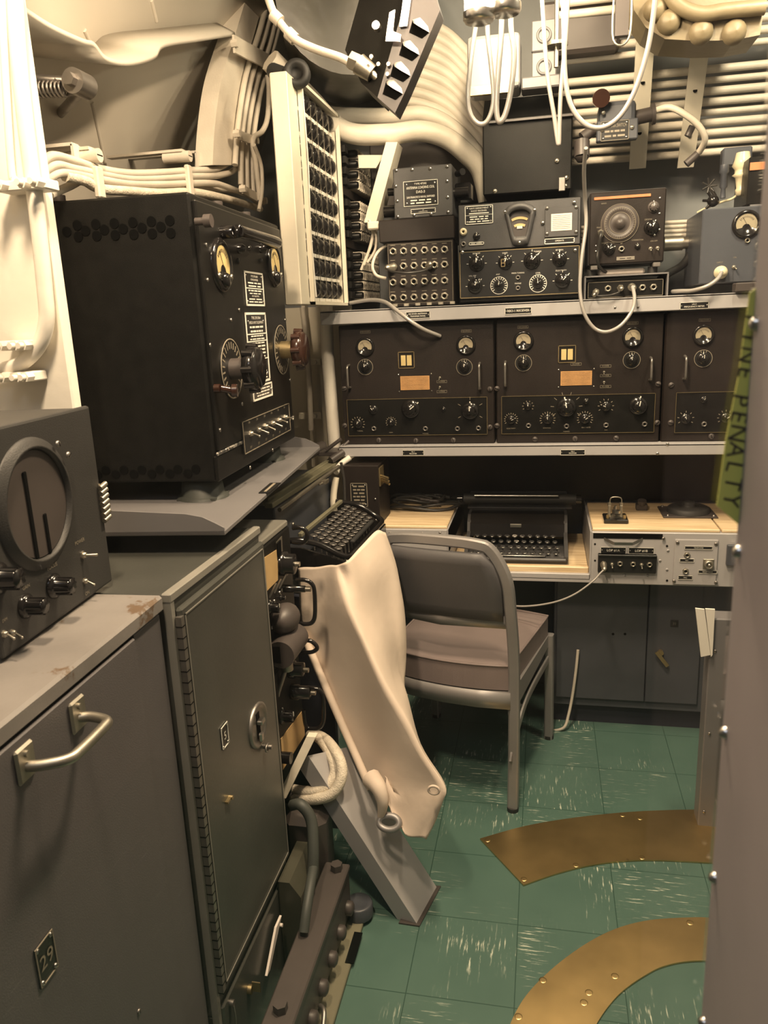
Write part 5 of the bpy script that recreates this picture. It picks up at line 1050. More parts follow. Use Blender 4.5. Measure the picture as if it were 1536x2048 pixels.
# ------------------------------------------------------------------ canvas cover
C = [  # rows across from left edge to right edge; u, v, depth Y
 [(598, 1136, 1.66), (640, 1133, 1.63), (676, 1130, 1.60), (694, 1122, 1.60), (722, 1092, 1.72), (752, 1062, 1.84), (768, 1066, 1.90)],
 [(600, 1185, 1.65), (645, 1175, 1.62), (684, 1168, 1.575), (712, 1160, 1.62), (748, 1140, 1.74), (780, 1120, 1.86), (792, 1140, 1.92)],
 [(604, 1240, 1.64), (652, 1225, 1.61), (702, 1228, 1.55), (732, 1222, 1.63), (766, 1205, 1.76), (800, 1195, 1.86), (804, 1230, 1.92)],
 [(618, 1300, 1.63), (672, 1290, 1.60), (738, 1305, 1.54), (762, 1285, 1.64), (786, 1275, 1.76), (808, 1270, 1.84), (808, 1310, 1.90)],
 [(640, 1360, 1.62), (700, 1360, 1.59), (774, 1378, 1.53), (786, 1352, 1.65), (798, 1340, 1.76), (808, 1335, 1.82), (806, 1370, 1.86)],
 [(668, 1425, 1.61), (732, 1430, 1.58), (812, 1445, 1.52), (812, 1400, 1.66), (808, 1380, 1.74), (804, 1372, 1.78), (802, 1374, 1.80)],
 [(698, 1490, 1.60), (766, 1500, 1.565), (846, 1510, 1.51), (838, 1490, 1.62), (820, 1450, 1.70), (808, 1420, 1.74), (803, 1400, 1.76)],
 [(728, 1548, 1.59), (788, 1560, 1.555), (888, 1572, 1.50), (880, 1560, 1.56), (850, 1520, 1.66), (822, 1470, 1.70), (806, 1430, 1.74)],
 [(768, 1552, 1.57), (806, 1600, 1.545), (884, 1600, 1.505), (878, 1590, 1.56), (850, 1540, 1.66), (822, 1490, 1.70), (806, 1450, 1.74)],
 [(774, 1600, 1.56), (806, 1640, 1.545), (868, 1640, 1.51), (866, 1630, 1.55), (845, 1560, 1.65), (822, 1500, 1.70), (806, 1460, 1.74)],
 [(790, 1640, 1.55), (812, 1668, 1.54), (850, 1677, 1.52), (850, 1660, 1.55), (842, 1580, 1.64), (822, 1510, 1.70), (806, 1465, 1.74)]]
def lin(P_, n):
    out = []
    for i in range(len(P_) - 1):
        for j in range(n): out.append(P_[i].lerp(P_[i + 1], j / n))
    return out + [P_[-1]]
rows = []
for k_, r_ in enumerate(C):
    P_ = [pt(u, v, Y=Y + .17 * (1 - k_ / 10) * (1 - i_ / 8)) for i_, (u, v, Y) in enumerate(r_)]; rows.append(spl(P_[:3], 6)[:-1] + spl(P_[2:], 6))
cols = [spl([r_[i] for r_ in rows], 5) for i in range(len(rows[0]))]
nu, nv = len(cols), len(cols[0]); b = MB(); vs = [cols[i][j] + V((0, .0035 * math.sin(i * .9 + j * .35), 0)) for j in range(nv) for i in range(nu)]
fs = [(j * nu + i, j * nu + i + 1, (j + 1) * nu + i + 1, (j + 1) * nu + i) for j in range(nv - 1) for i in range(nu - 1)]
b.add(vs, fs, True)
t = thing('canvas_cover', 'cream canvas cover draped down from the left typewriter to a corner', 'cover')
cv = b.build('cloth', 'canvas', t)
md = cv.modifiers.new('t', 'SOLIDIFY'); md.thickness = .004
b = MB(); P_ = [pt(u, v, Y=Y) + V((0, -.004, 0)) for u, v, Y in ((606, 1262, 1.75), (632, 1325, 1.72), (662, 1395, 1.69), (695, 1470, 1.655), (728, 1545, 1.60), (742, 1575, 1.58))]; b.tube(P_, .010, 8); b.build('rolled_hem', 'canvas', t)
b = MB(); P_ = [pt(u, v, Y=Y) for u, v, Y in ((742, 1556, 1.585), (757, 1575, 1.56), (765, 1600, 1.55), (764, 1622, 1.55), (760, 1640, 1.555))]; b.tube(P_, lambda s_: .024 - .018 * s_, 10); b.build('bunched_corner', 'canvas', t)
b = MB(); c = pt(850, 1572 + 8, Y=1.50); c = pt(868, 1578, Y=1.495); b.tube([c + V((.012 * math.cos(a), -.004, .010 * math.sin(a))) for a in [i * PI / 5 for i in range(10)]], .003, 6, closed=True); b.build('eyelet', 'canvas', t)
b = MB(); c = pt(778, 1645, Y=1.545); b.tube([c + V((.024 * math.cos(a), .01 * math.sin(a), .012 * math.sin(a))) for a in [i * PI / 6 for i in range(12)]], .008, 8, closed=True); b.build('rope_eye', 'alu', t)
# white braided hose loop
t = thing('braided_hose', 'pair of white braided hoses looping out beside the rack foot', 'hose')
for i, P_ in enumerate(([(620, 1470, 1.72), (640, 1478, 1.66), (662, 1510, 1.60), (670, 1545, 1.57), (655, 1573, 1.55), (625, 1583, 1.55), (590, 1580, 1.58), (572, 1578, 1.60)],
                       [(632, 1468, 1.72), (655, 1482, 1.64), (678, 1515, 1.58), (684, 1550, 1.55), (668, 1585, 1.53), (635, 1598, 1.53), (600, 1597, 1.56), (580, 1594, 1.58)])):
    MB().tube([pt(u, v, Y=Y) for u, v, Y in P_], .013, 12).build('hose', 'rope', t)
b = MB(); p = pt(575, 1590, Y=1.58); b.cyl(p + V((-.03, 0, 0)), p + V((.03, 0, 0)), .020, n=16); b.cyl(p + V((-.02, 0, -.03)), p + V((.0, 0, -.045)), .014, n=12); b.build('hose_coupling', 'mud', t)
# slanting brace
t = thing('slanting_brace', 'grey flat steel brace slanting down to the floor under the canvas', 'brace')
foot = [pt(835, 1850, Z=0), pt(875, 1777, Z=0)]; nrm = V((1, 0, 0))
topA = pt(607, 1497, Y=1.545); topB = topA + (foot[1] - foot[0])
topA = topA.lerp(foot[0], .04); topB = topB.lerp(foot[1], .15)
n_ = (topA - foot[0]).cross(foot[1] - foot[0]).normalized(); n_ = n_ if n_.z > 0 else -n_
b = MB(); b.prism([foot[0], foot[1], topB, topA], -n_ * .045); b.build('channel', 'shelf', t)
b = MB(); fx = foot[0]; b.prism([V((fx.x - .045, fx.y - .004, 0)), V((fx.x + .006, fx.y - .006, 0)), V((foot[1].x + .008, foot[1].y + .006, 0)), V((foot[1].x - .045, foot[1].y + .006, 0))], (0, 0, .004)); b.build('foot_plate', 'mud', t)
a = pt(622, 1486, Y=1.545); c = pt(562, 1596, Y=1.50); t2 = thing('slanting_brace', 'short pale brace leaning left to meet the long brace', 'brace')
b = MB(); d_ = (c - a); b.prism([a + V((-.010, 0, .016)), a + V((.012, 0, .016)), c + V((.012, 0, 0)), c + V((-.010, 0, 0))], (0, .02, 0)); b.build('bar', 'cream', t2)
# ------------------------------------------------------------------ converter and gear on the floor
X0 = -.42
t = thing('motor_base', 'brown-grey machine base rail with a row of bolts beside the locker', 'machine base')
b = MB(); A = pt(690, 1740, Z=.17); c = pt(575, 2035, Z=.17); A0 = V((-.475, 1.50, .15)); c0 = V((-.475, .98, .15))
b = MB(); b.box(-.503, -.442, 1.06, 1.51, .140, .155, bev=.003); b.box(-.456, -.446, 1.06, 1.51, .03, .14, bev=.002); b.box(-.503, -.495, 1.06, 1.51, .03, .14); b.build('channel_rail', 'mud', t)
for k in range(6): b = MB(); y_ = 1.10 + k * .075; b.lathe((-.446, y_, .06), (1, 0, 0), [(0, .017), (.012, .016), (.016, .010), (.017, 0)], 16); b.build('cap_bolt', 'mud', t)
for (x, y) in ((-.468, 1.485), (-.475, 1.10)): b = MB(); b.cyl((x, y, .155), (x, y, .172), .014, n=6, smooth=False); b.build('hex_bolt', 'mud', t)
b = MB(); b.box(-.50, -.412, 1.0, 1.57, .0, .012, bev=.002); b.build('floor_plate', 'olive', t)
b = MB(); x, y = pt(708, 1895, Z=.013)[:2]; b.box(x - .010, x + .010, y - .045, y + .045, .012, .014); b.build('nameplate', 'dark', t)
b = MB(); b.tube([(-.440, 1.22, .045), (-.425, 1.20, .05), (-.418, 1.14, .02)], .005, 8); b.build('drain_tube', 'dsteel', t)
b = MB(); b.lathe((-.428, 1.515, .012), (0, 0, 1), [(0, .034), (.030, .034), (.034, .030), (.030, .020), (.030, 0)], 20); b.build('foot_mount', 'slate', t)
t = thing('junction_block', 'grey-brown chamfered box standing on the machine base', 'box')
b = MB(); b.box(-.60, -.495, 1.49, 1.58, .0, .280, bev=.020, seg=1); b.build('case', 'mud', t)
t = thing('cable_cover', 'greenish-brown sheet metal cover beside the locker foot', 'cover')
b = MB(); b.prism([(-.556, 1.335, .0), (-.506, 1.335, .0), (-.506, 1.335, .20), (-.530, 1.335, .235), (-.556, 1.335, .235)], (0, .135, 0)); b.build('case', 'grn', t)
wire('hose', [V((-.56, 1.47, .33)), V((-.535, 1.46, .34)), V((-.51, 1.45, .31)), V((-.50, 1.42, .25)), V((-.50, 1.40, .20))], .013, 'grub', 'dark rubber hose bending down behind the locker foot', 'hose')
wire('hose', [V((-.50, 1.42, .22)), V((-.49, 1.36, .22)), V((-.485, 1.31, .20)), V((-.485, 1.28, .165))], .011, 'grub', 'grey hose entering the machine base rail', 'hose')
wire('hose', [V((-.50, 1.62, .22)), V((-.44, 1.64, .18)), V((-.39, 1.62, .12)), V((-.365, 1.60, .05)), V((-.37, 1.62, .015))], .009, 'dcable', 'black cable arching to the floor behind the machine base', 'cable')
wire('hose', [V((-.55, 1.66, .19)), V((-.47, 1.70, .17)), V((-.40, 1.72, .15))], .012, 'dcable', 'dark pipe lying beneath the slanting brace', 'pipe')
# ------------------------------------------------------------------ brass plates let into the floor
def fl(L_): return [pt(u, v, Z=.0) for u, v in L_]
def brass(label, out, inn, holes):
    t = thing('brass_floor_plate', label, 'floor plate', group='curved brass plates on the floor')
    O = spl(fl(out), 8); I = spl(fl(inn), 8); P_ = [(p.x, p.y, .001) for p in O] + [(p.x, p.y, .001) for p in reversed(I)]
    MB().prism(P_, (0, 0, .004)).build('plate', 'brass', t)
    for u, v in holes: p = pt(u, v, Z=.005); b = MB(); b.lathe((p.x, p.y, .004), (0, 0, 1), [(0, .009), (.0012, .008), (.0016, .006), (.0012, 0)], 14); b.build('rivet', 'brass', t)
brass('pointed curved brass plate nearer the chair', [(960, 1680), (1050, 1655), (1150, 1638), (1270, 1626), (1400, 1622), (1500, 1625)], [(1047, 1773), (1120, 1748), (1200, 1730), (1290, 1723), (1400, 1727), (1500, 1735)], [(975, 1680), (1048, 1758), (1245, 1630), (1284, 1715), (1280, 1636), (1152, 1730)])
brass('curved brass plate at the bottom edge of the photo', [(1005, 2110), (1022, 2048), (1060, 1985), (1130, 1920), (1210, 1870), (1290, 1845), (1386, 1838), (1440, 1840)], [(1170, 2110), (1195, 2048), (1240, 1990), (1300, 1948), (1340, 1932), (1386, 1925), (1440, 1925)], [(1037, 2033), (1178, 1985), (1086, 1960), (1380, 1845), (1168, 2005), (1230, 1952)])
# ------------------------------------------------------------------ fuse panel
f = F(-.635, 2.035, 1.452, 90); o = lambda u, v, y=0: f.on(u, v, y)
t = thing('fuse_panel', 'tall cream fuse cabinet with rows of black indicator fuses', 'fuse cabinet', f)
x0 = .085; x1 = .455; H = .560
b = MB(); b.box(-.005, x1, .036, .044, .0, H, bev=.003); b.box(-.005, x0 - .012, -.002, .040, 0, H, bev=.002); b.box(x1 - .004, x1, .0, .040, 0, H); b.box(x0 - .02, x1, .0, .040, H - .004, H); b.box(x0 - .02, x1, .0, .040, 0, .004); b.build('cabinet', 'cream', t)
b = MB(); frameline(b, x0 - .014, x1, 0.0, H, .008, -.004, 0, .012); b.build('front_frame', 'cream', t)
b = MB(); b.box(x0 - .010, x1 - .006, .030, .036, .008, H - .008); b.build('back_plate', 'dark', t)
fz = proto('fuse', lambda b: (b.lathe((0, 0, 0), (0, -1, 0), [(0, .023), (.030, .022), (.038, .017), (.045, .011), (.047, 0)], 16, 0), b.box(-.022, .022, -.032, 0, -.030, -.022, m=1)), ['bake', 'white'])
nr = 9
for r_ in range(nr):
    z = .045 + r_ * (H - .075) / (nr - 1) ; bz = MB(); bz.box(x0 - .008, x1 - .008, .012, .034, z - .035, z - .028); bz.build('separator', 'white', t)
    for c_ in range(6):
        x = x0 + .022 + c_ * .0625; put('fuse', fz, t, (x, .034, z), (0, 0, 0), (1.22, .85, 1.14))
b = MB()
for c_ in range(5): x = x0 + .053 + c_ * .0625; b.box(x - .0007, x + .0007, .0, .002, .02, H - .02)
b.build('vertical_wire', 'nickel', t)
b = MB(); x = x0 - .002; b.tube([(x, -.014, H - .02), (x + .005, -.016, .36), (x - .003, -.014, .2), (x + .004, -.016, .02)], .0025, 6); b.build('white_tube', 'white', t)
# terminal strips beyond it
f = F(-.635, 2.505, 1.462, 90)
t = thing('terminal_rack', 'dark terminal rack with stacked ribbed strips beyond the fuse cabinet', 'terminal rack', f)
MB().box(-.005, .385, .01, .09, .0, .49, bev=.002).build('back_plate', 'mud', t)
def ribs(b):
    b.box(0, .385, -.002, .012, -.013, .013, m=0)
    for k in range(11): x = .12 + k * .0245; b.lathe((x, .0, 0), (0, -1, 0), [(0, .0115), (.03, .011), (.036, .008), (.037, 0)], 10, 0); b.box(x + .0095, x + .0140, -.038, 0, -.0135, .0135, m=1)
    b.box(.03, .07, -.018, 0, -.010, .010, m=0)
rm = proto('ribs', ribs, ['blackp', 'rope'])
for k in range(15):
    if k in (5, 10): b = MB(); b.box(.0, .385, -.008, .01, .028 + k * .0315 - .012, .028 + k * .0315 + .012, m=0); b.build('blank_strip', 'brownp', t); continue
    put('terminal_strip', rm, t, (0, .0, .024 + k * .0315))
# beam strut
t = thing('slanted_strut', 'cream painted flat strut leaning beside the terminal rack', 'strut')
A = [pt(u, v, Y=2.55) for u, v in ((772, 284), (795, 284), (752, 445), (728, 445))]; b = MB(); b.prism(A, (0, .09, 0)); b.build('strut', 'cream', t)
A = [pt(u, v, Y=2.60) for u, v in ((716, 310), (768, 310), (752, 336), (718, 336))]; b = MB(); b.prism(A, (0, .02, 0)); b.build('gusset', 'cream', t)
for i, P_ in enumerate(([(738, 440), (752, 470), (750, 500), (735, 525)], [(742, 445), (745, 470), (738, 500), (728, 530)], [(748, 450), (742, 490), (732, 515), (722, 540)])):
    wire('lacing_wire', [pt(u, v, Y=2.52) for u, v in P_], .0045, 'cable', 'thin painted wire fanning down beside the terminal rack, %s of three' % ('first', 'second', 'third')[i], 'wire', 'wires beside the terminal rack')
p = pt(748, 452, Y=2.5); tag(MB().box(p.x - .018, p.x + .02, p.y - .02, p.y + .02, p.z - .012, p.z + .012, bev=.004).build('wire_clamp', 'cream'), 'cream clamp nut at the foot of the slanted strut', 'clamp')
# wall structure seen below the fuse cabinet
struct('wall_back_left', MB().box(-1.0, -.655, 2.66, 2.68, .76, 1.455), 'cream', label='cream plate behind the cable ladder')
t = thing('cable_ladder', 'cream cable ladder of flat bars on the hull below the fuse cabinet', 'cable ladder')
P0 = pt(602, 640, Y=2.42)
b = MB(); 
for u in (607, 636): pa = pt(u, 600, Y=2.62); b.box(pa.x - .006, pa.x + .006, 2.61, 2.64, .9, 1.50)
b.build('upright', 'cream', t)
for v in (725, 832): pa = pt(598, v, Y=2.60); pb = pt(642, v - 4, Y=2.60); b = MB(); b.box(pa.x, pb.x, 2.595, 2.61, pa.z - .012, pa.z + .012, bev=.002); b.cyl(((pa.x + pb.x) / 2 + .02, 2.595, pa.z), ((pa.x + pb.x) / 2 + .02, 2.58, pa.z), .008, n=8); b.build('rung', 'cream', t)
wire('ladder_cable', [pt(605, 615, Y=2.57), pt(612, 680, Y=2.57), pt(618, 760, Y=2.57), pt(622, 860, Y=2.57)], .010, 'cable', 'painted cable clipped on the ladder below the fuse cabinet', 'cable')
wire('white_pipe', [pt(652, 600, Y=2.5), pt(655, 700, Y=2.5), pt(662, 800, Y=2.49), pt(670, 900, Y=2.48), pt(676, 925, Y=2.46), pt(690, 935, Y=2.44)], .022, 'white', 'white painted pipe running down left of the long receivers', 'pipe')
# ------------------------------------------------------------------ overhead: big cables sweeping down
def inY(L_, Y=2.70): return [pt(u, v, Y=Y) for u, v in L_]
def inYv(L_): return [pt(u, v, Y=Y) for u, v, Y in L_]
big = [
 ([(540, 120, 2.3), (580, 160, 2.35), (625, 205, 2.42), (665, 248, 2.5), (710, 268, 2.55), (780, 268, 2.6), (840, 262, 2.62), (890, 275, 2.64), (930, 305, 2.66), (960, 340, 2.68), (975, 400, 2.70)], .032, 'thick pale cable, lowest of the sweep over the loading coil'),
 ([(640, 226, 2.62), (700, 232, 2.64), (780, 233, 2.66), (840, 228, 2.67), (885, 243, 2.69), (925, 275, 2.70), (960, 320, 2.71), (985, 390, 2.73)], .026, 'thick pale cable, second lowest of the sweep over the loading coil')]
for P_, r_, lb in big: wire('antenna_cable', inYv(P_), r_, 'cable', lb, 'cable')
ords = ('third', 'fourth', 'fifth', 'sixth', 'seventh', 'eighth', 'ninth', 'tenth', 'eleventh')
for k in range(9):
    v = 204 - k * 20.5; s_ = k * 3.2
    P_ = [(770, v + 2, 2.70), (815, v, 2.70), (855, v + 8, 2.71), (895, v + 28, 2.73), (930, v + 62, 2.74), (965, v + 104, 2.75), (1000, v + 150, 2.76)]
    wire('antenna_cable', inYv(P_), .0175, 'cable', 'pale cable curving down under the lamps, %s from the bottom of the sweep' % ords[k], 'cable', 'sweeping antenna cables at the back')
# side frame plates between the cables and coil
tag(MB().box(pt(740, 330, Y=2.8).x, pt(960, 330, Y=2.8).x, 2.80, 2.90, 1.78, 2.0, bev=.004).build('back_box', 'mud'), 'dim brown box on the bulkhead behind the loading coil', 'box')
# right-hand cable runs with straps
for k in range(17):
    tt = k / 16; Z0 = 1.865 + .40 * tt; Yk = 2.74 - .26 * tt
    a = V((.02, Yk + .01, Z0 + .005)); c = V((.40, Yk, Z0)); e = V((1.0, Yk, Z0 - .004))
    if k == 9: continue
    wire('overhead_cable', [a, c, e], .0115 - .002 * (k % 3 == 1), 'cable', 'painted overhead cable running right, %s from the bottom of the strapped bank' % ('lowest', 'second', 'third', 'fourth', 'fifth', 'sixth', 'seventh', 'eighth', 'ninth', '', 'tenth', 'eleventh', 'twelfth', 'thirteenth', 'fourteenth', 'fifteenth', 'topmost')[k], 'cable', 'strapped overhead cables')
for i, (u0, v0, u1, v1) in enumerate(((1292, 60, 1275, 337), (1402, 88, 1371, 335))):
    A = pt(u0, v0, Y=2.50 if i == 0 else 2.51); c = pt(u1, v1, Y=2.72); b = MB(); w = .025 if i == 0 else .024
    b.prism([A + V((-w, 0, 0)), A + V((w, 0, 0)), c + V((w, 0, 0)), c + V((-w, 0, 0))], (0, .006, 0))
    t = thing('strap_bar', ('left', 'right')[i] + ' cream flat strap bar holding down the overhead cables', 'strap', group='cream strap bars over the cables'); b.build('bar', 'cream', t)
    for s_ in (.35, .72): p = A.lerp(c, s_); bb = MB(); bb.cyl(p + V((0, 0, 0)), p + V((0, -.0015, 0)), .006, n=12); bb.build('hole', 'dark', t)
p = pt(1110, 100, Y=2.45); t = thing('hanger_plate', 'cream hanger plate with lifting rings between the overhead cords', 'plate')
for (v, h) in ((75, .04), (138, .04)): p = pt(1088, v, Y=2.52); b = MB(); b.box(p.x - .035, p.x + .035, 2.50, 2.52, p.z - h, p.z + h, bev=.003); b.tube([p + V((.018 * math.cos(a), -.022, .018 * math.sin(a))) for a in [i * PI / 5 for i in range(10)]], .004, 6, closed=True); b.build('plate', 'tray', t)
p = pt(1085, 165, Y=2.50); b = MB(); b.box(p.x - .06, p.x + .05, 2.48, 2.56, p.z - .018, p.z + .014, bev=.004); b.build('plate', 'tray', t)
# casting with rivets top right
t = thing('riveted_casting', 'yellowish painted riveted casting at the top right overhead', 'casting')
P_ = [pt(u, v, Y=2.30) for u, v in ((1262, -40), (1268, 20), (1292, 55), (1330, 78), (1400, 82), (1470, 80), (1520, 70), (1540, -60))]; b = MB(); b.prism(P_, (0, .14, 0)); b.build('flange', 'iron', t)
for (u, v) in ((1337, 45), (1402, 65), (1468, 65), (1310, 20)): p = pt(u, v, Y=2.30); b = MB(); b.lathe(p, (0, -1, -.1), [(0, .030), (.014, .027), (.024, .016), (.027, 0)], 16); b.build('rivet', 'iron', t)
b = MB(); b.tube([pt(u, v, Y=2.28) for u, v in ((1330, -30), (1355, 10), (1400, 28), (1450, 22), (1530, 14))], .018, 10); b.build('bead', 'iron', t); p = pt(1400, 0, Y=2.4); MB().box(p.x - .12, p.x + .12, 2.34, 2.42, p.z, 2.5).build('hanger', 'iron', t)
# black junction box with sloping front
f = F(-.190, 2.55, 1.760); t = thing('junction_box', 'large plain black junction box hanging over the tuning receiver', 'junction box', f); o = lambda u, v, y=0: f.on(u, v, y)
b = MB(); b.box(0, .265, 0, .22, 0, .215, bev=.004); b.prism([(0, 0, .21), (0, .22, .21), (0, .22, .29), (0, .10, .29)], (.265, 0, 0)); b.build('case', 'black', t)
b = MB(); b.box(.02, .265, -.014, .0, .20, .206); b.build('lid_lip', 'mud', t)
for (u, v) in ((990, 383), (1114, 322), (1130, 372), (1133, 356)): x, z = o(u, v); screw(t, x, z, 0, .0075, 'nickel')
b = MB(); x, z = o(1110, 370); b.box(x + .01, x + .03, -.01, 0, z - .02, z + .02, bev=.002); b.build('catch', 'dsteel', t)
# cream canister behind the cords
t = thing('cream_box', 'cream painted box hanging behind the looped cords', 'box'); p = pt(935, 190, Y=2.45); p2 = pt(1040, 60, Y=2.45)
b = MB(); b.box(p.x, p2.x, 2.45, 2.58, p.z + .01, p2.z, bev=.012, seg=2); b.build('case', 'shelf', t); b = MB(); b.box(p.x, p2.x - .02, 2.445, 2.46, p.z - .004, p.z + .02); b.build('tape_band', 'brassd', t)
# switch box with gland and plug
f = F(pt(1197, 250, Y=2.50).x, 2.50, pt(1197, 285, Y=2.50).z); t = thing('switch_box', 'dark cast switch box with a knob and a side cable gland overhead', 'switch box', f); o = lambda u, v, y=0: f.on(u, v, y)
W = o(1272, 250)[0]; H = o(1230, 200)[1]
b = MB(); b.box(0, W, 0, .10, .04, H, bev=.014, seg=2); b.box(-.005, W + .005, -.01, .02, 0, .055, bev=.003); b.build('case', 'slate', t)
b = MB(); b.cyl((.004, -.01, H + .005), (.004, -.035, H + .0), .024, n=20); b.build('knob', 'bakeb', t)
b = MB(); b.cyl((W, .04, H * .6), (W + .05, .04, H * .66), .020, n=16); b.cyl((W + .045, .04, H * .65), (W + .055, .04, H * .66), .028, n=18); b.build('cable_gland', 'mud', t)
plate(t, .006, W - .02, .0, .052, [('ANTENNA SWITCH', 1), ('#4', .8), ('#3', .8)], y=-.010, fg='print_', bw=.0012)
for (x, z) in ((.01, .03), (W - .012, .03), (.012, .075)): screw(t, x, z, -.011, .006, 'nickel')
b = MB(); b.cyl((-.005, .03, .045), (-.045, .02, .02), .016, n=14); b.cyl((-.045, .01, .01), (-.045, .0, -.035), .022, n=8); b.lathe((-.045, 0, -.035), (0, 0, -1), [(0, .022), (.014, .012), (.015, 0)], 12); b.build('hanging_plug', 'mud', t)
wire('gland_cable', [pt(1308, 222, Y=2.53), pt(1340, 215, Y=2.50), pt(1375, 232, Y=2.49), pt(1400, 255, Y=2.50), pt(1410, 280, Y=2.52), pt(1398, 305, Y=2.56)], .009, 'cable', 'pale cable arching from the switch box gland over the right strap', 'cable')
p = pt(1395, 308, Y=2.56); tag(MB().cyl(p, p + V((-.03, 0, -.025)), .011, n=12).build('cable_end', 'mud'), 'dark sleeve at the end of the arching cable', 'sleeve')
p = pt(1380, 262, Y=2.56); tag(MB().cyl(p + V((.006, 0, .012)), p + V((-.006, 0, -.014)), .010, n=10).build('strap_bolt', 'mud'), 'dark bolt on the right strap bar', 'bolt')
# tilted louvred box
t = thing('louvred_box', 'dark metal box with punched louvres tilting down from the overhead', 'box')
Yb = 1.72
c1 = pt(750, 195, Y=Yb); c2 = pt(790, 226, Y=Yb - .03); c3 = pt(885, 5, Y=Yb); c4 = pt(835, -60, Y=Yb + .02)
ed = (c3 - c2); u_ = ed.normalized(); w_ = V((-.70, .10, -.10)).normalized()
side = [pt(790, 226, Y=Yb), pt(812, 180, Y=Yb), pt(880, 20, Y=Yb), pt(862, -40, Y=Yb), pt(822, -40, Y=Yb), pt(755, 195, Y=Yb)]
b = MB(); b.prism(side, (-.0, .06, .0)); b.build('louvre_side', 'mauve', t)
top_ = [pt(755, 195, Y=Yb), pt(822, -40, Y=Yb), pt(735, -60, Y=Yb + .1), pt(690, 100, Y=Yb + .1), pt(722, 165, Y=Yb + .04)]
b = MB(); b.prism(top_, (0, .12, .0)); b.build('case', 'black', t)
for (u, v) in ((838, 55), (818, 100), (800, 142), (785, 178)):
    g_ = lambda a, c_, e=0: pt(u + a, v + c_, Y=Yb - .001 - e); b = MB(); b.add([g_(-13, -14), g_(20, 10), g_(6, 22), g_(-20, 10)], [(0, 1, 2, 3)], m=1)
    b.add([g_(-13, -16), g_(2, -20), g_(18, -2), g_(21, 10, .002), g_(4, 0, .012), g_(-11, -9, .010)], [(0, 1, 4, 5), (1, 2, 3, 4)], True, m=0); b.build('louvre', ['steel', 'dark'], t)
for (u, v) in ((778, 130), (776, 150), (744, 115), (758, 130)): p = pt(u, v, Y=Yb - .001); b = MB(); b.cyl(p, p + V((0, -.008, 0)), .004, n=10); b.build('stud', 'nickel', t)
p = pt(785, 60, Y=Yb - .01); b = MB(); b.prism([p + V((-.014, 0, -.02)), p + V((-.004, 0, .03)), p + V((.008, 0, .034)), p + V((.002, 0, -.004)), p + V((.018, 0, -.012)), p + V((.016, 0, -.024))], (0, -.006, 0)); b.cyl(p + V((-.03, 0, .006)), p + V((-.03, -.02, .006)), .008, n=10); b.build('bracket_clip', 'steel', t)
p = pt(808, 20, Y=Yb - .004); b = MB(); b.prism([p + V((-.010, 0, -.03)), p + V((.006, 0, .05)), p + V((.022, 0, .05)), p + V((.006, 0, -.03))], (0, -.004, 0)); b.build('white_tag', 'steel', t); p = pt(790, -40, Y=Yb + .05); MB().cyl(p + V((0, 0, -.05)), V((p.x, p.y, 2.5)), .02).build('hanger', 'mud', t)
# conduit with gland into it
t = thing('overhead_conduit', 'pale conduit curving from the top left into a gland on the louvred box', 'conduit')
P_ = [pt(u, v, Y=Y) for u, v, Y in ((528, -30, 1.80), (545, 20, 1.80), (560, 45, 1.79), (590, 78, 1.78), (630, 98, 1.77), (680, 115, 1.75), (705, 128, 1.74))]; MB().tube(P_, .0085, 10).build('conduit', 'cable', t)
P_ = [pt(u, v, Y=1.74) for u, v in ((700, 120), (718, 128), (745, 148), (758, 160))]; b = MB(); b.cyl(P_[0], P_[1], .018, n=6, smooth=False); b.cyl(P_[1], P_[2], .021, .017, n=14); b.cyl(P_[2], P_[3], .008, n=10); b.build('gland', 'nickel', t)
for (u, v) in ((553, 36), (583, 72)): p = pt(u, v, Y=1.79); b = MB(); b.cyl(p + V((-.008, 0, .008)), p + V((.008, 0, -.008)), .013, n=12); b.build('clamp', 'cable', t)
# dark overhead ducting
t = thing('ventilation_duct', 'big dark glossy duct overhead between the hull cables and the louvred box', 'duct')
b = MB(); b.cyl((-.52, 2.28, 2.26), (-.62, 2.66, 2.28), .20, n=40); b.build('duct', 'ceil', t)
t = thing('round_fitting', 'dark round fitting above the fuse cabinet', 'fitting'); p = pt(595, 150, Y=2.10); b = MB(); b.lathe(p, (.2, -1, 0), [(0, .034), (.02, .034), (.026, .029), (.026, .018), (.012, .015), (.012, 0)], 26); b.build('body', 'rubber', t); b = MB(); b.cyl(p + V((-.03, .0, 0)), p + V((-.08, .05, .03)), .02, n=16); b.build('neck', 'rubber', t)
# ceiling hardware around the lamps
tag(MB().box(-.02, .20, 2.52, 2.60, 2.12, 2.26, bev=.01).build('overhead_box', 'mud'), 'brown shaded box overhead behind the cord loops', 'box')
t = thing('clamp_bolt', 'pale bolt and washer hanging overhead between the cord loops', 'bolt'); p = pt(1113, 86, Y=2.2); b = MB(); b.cyl(p, p + V((0, 0, -.008)), .028, n=16); b.cyl(V((p.x, p.y, 2.5)), p + V((0, 0, -.055)), .006, n=10); b.build('bolt', 'nickel', t)
t = thing('glass_bracket', 'dark lamp bracket with a thin frame hanging at the top centre right', 'bracket'); p = pt(1243, 78, Y=2.2); b = MB(); b.tube([p + V((-.02, 0, .12)), p + V((-.02, 0, 0)), p + V((.018, 0, .002)), p + V((.02, 0, .12))], .003, 6); b.build('frame', 'nickel', t); b = MB(); b.box(p.x - .016, p.x + .016, p.y, p.y + .02, p.z + .008, p.z + .12); b.build('glass', 'mud', t)
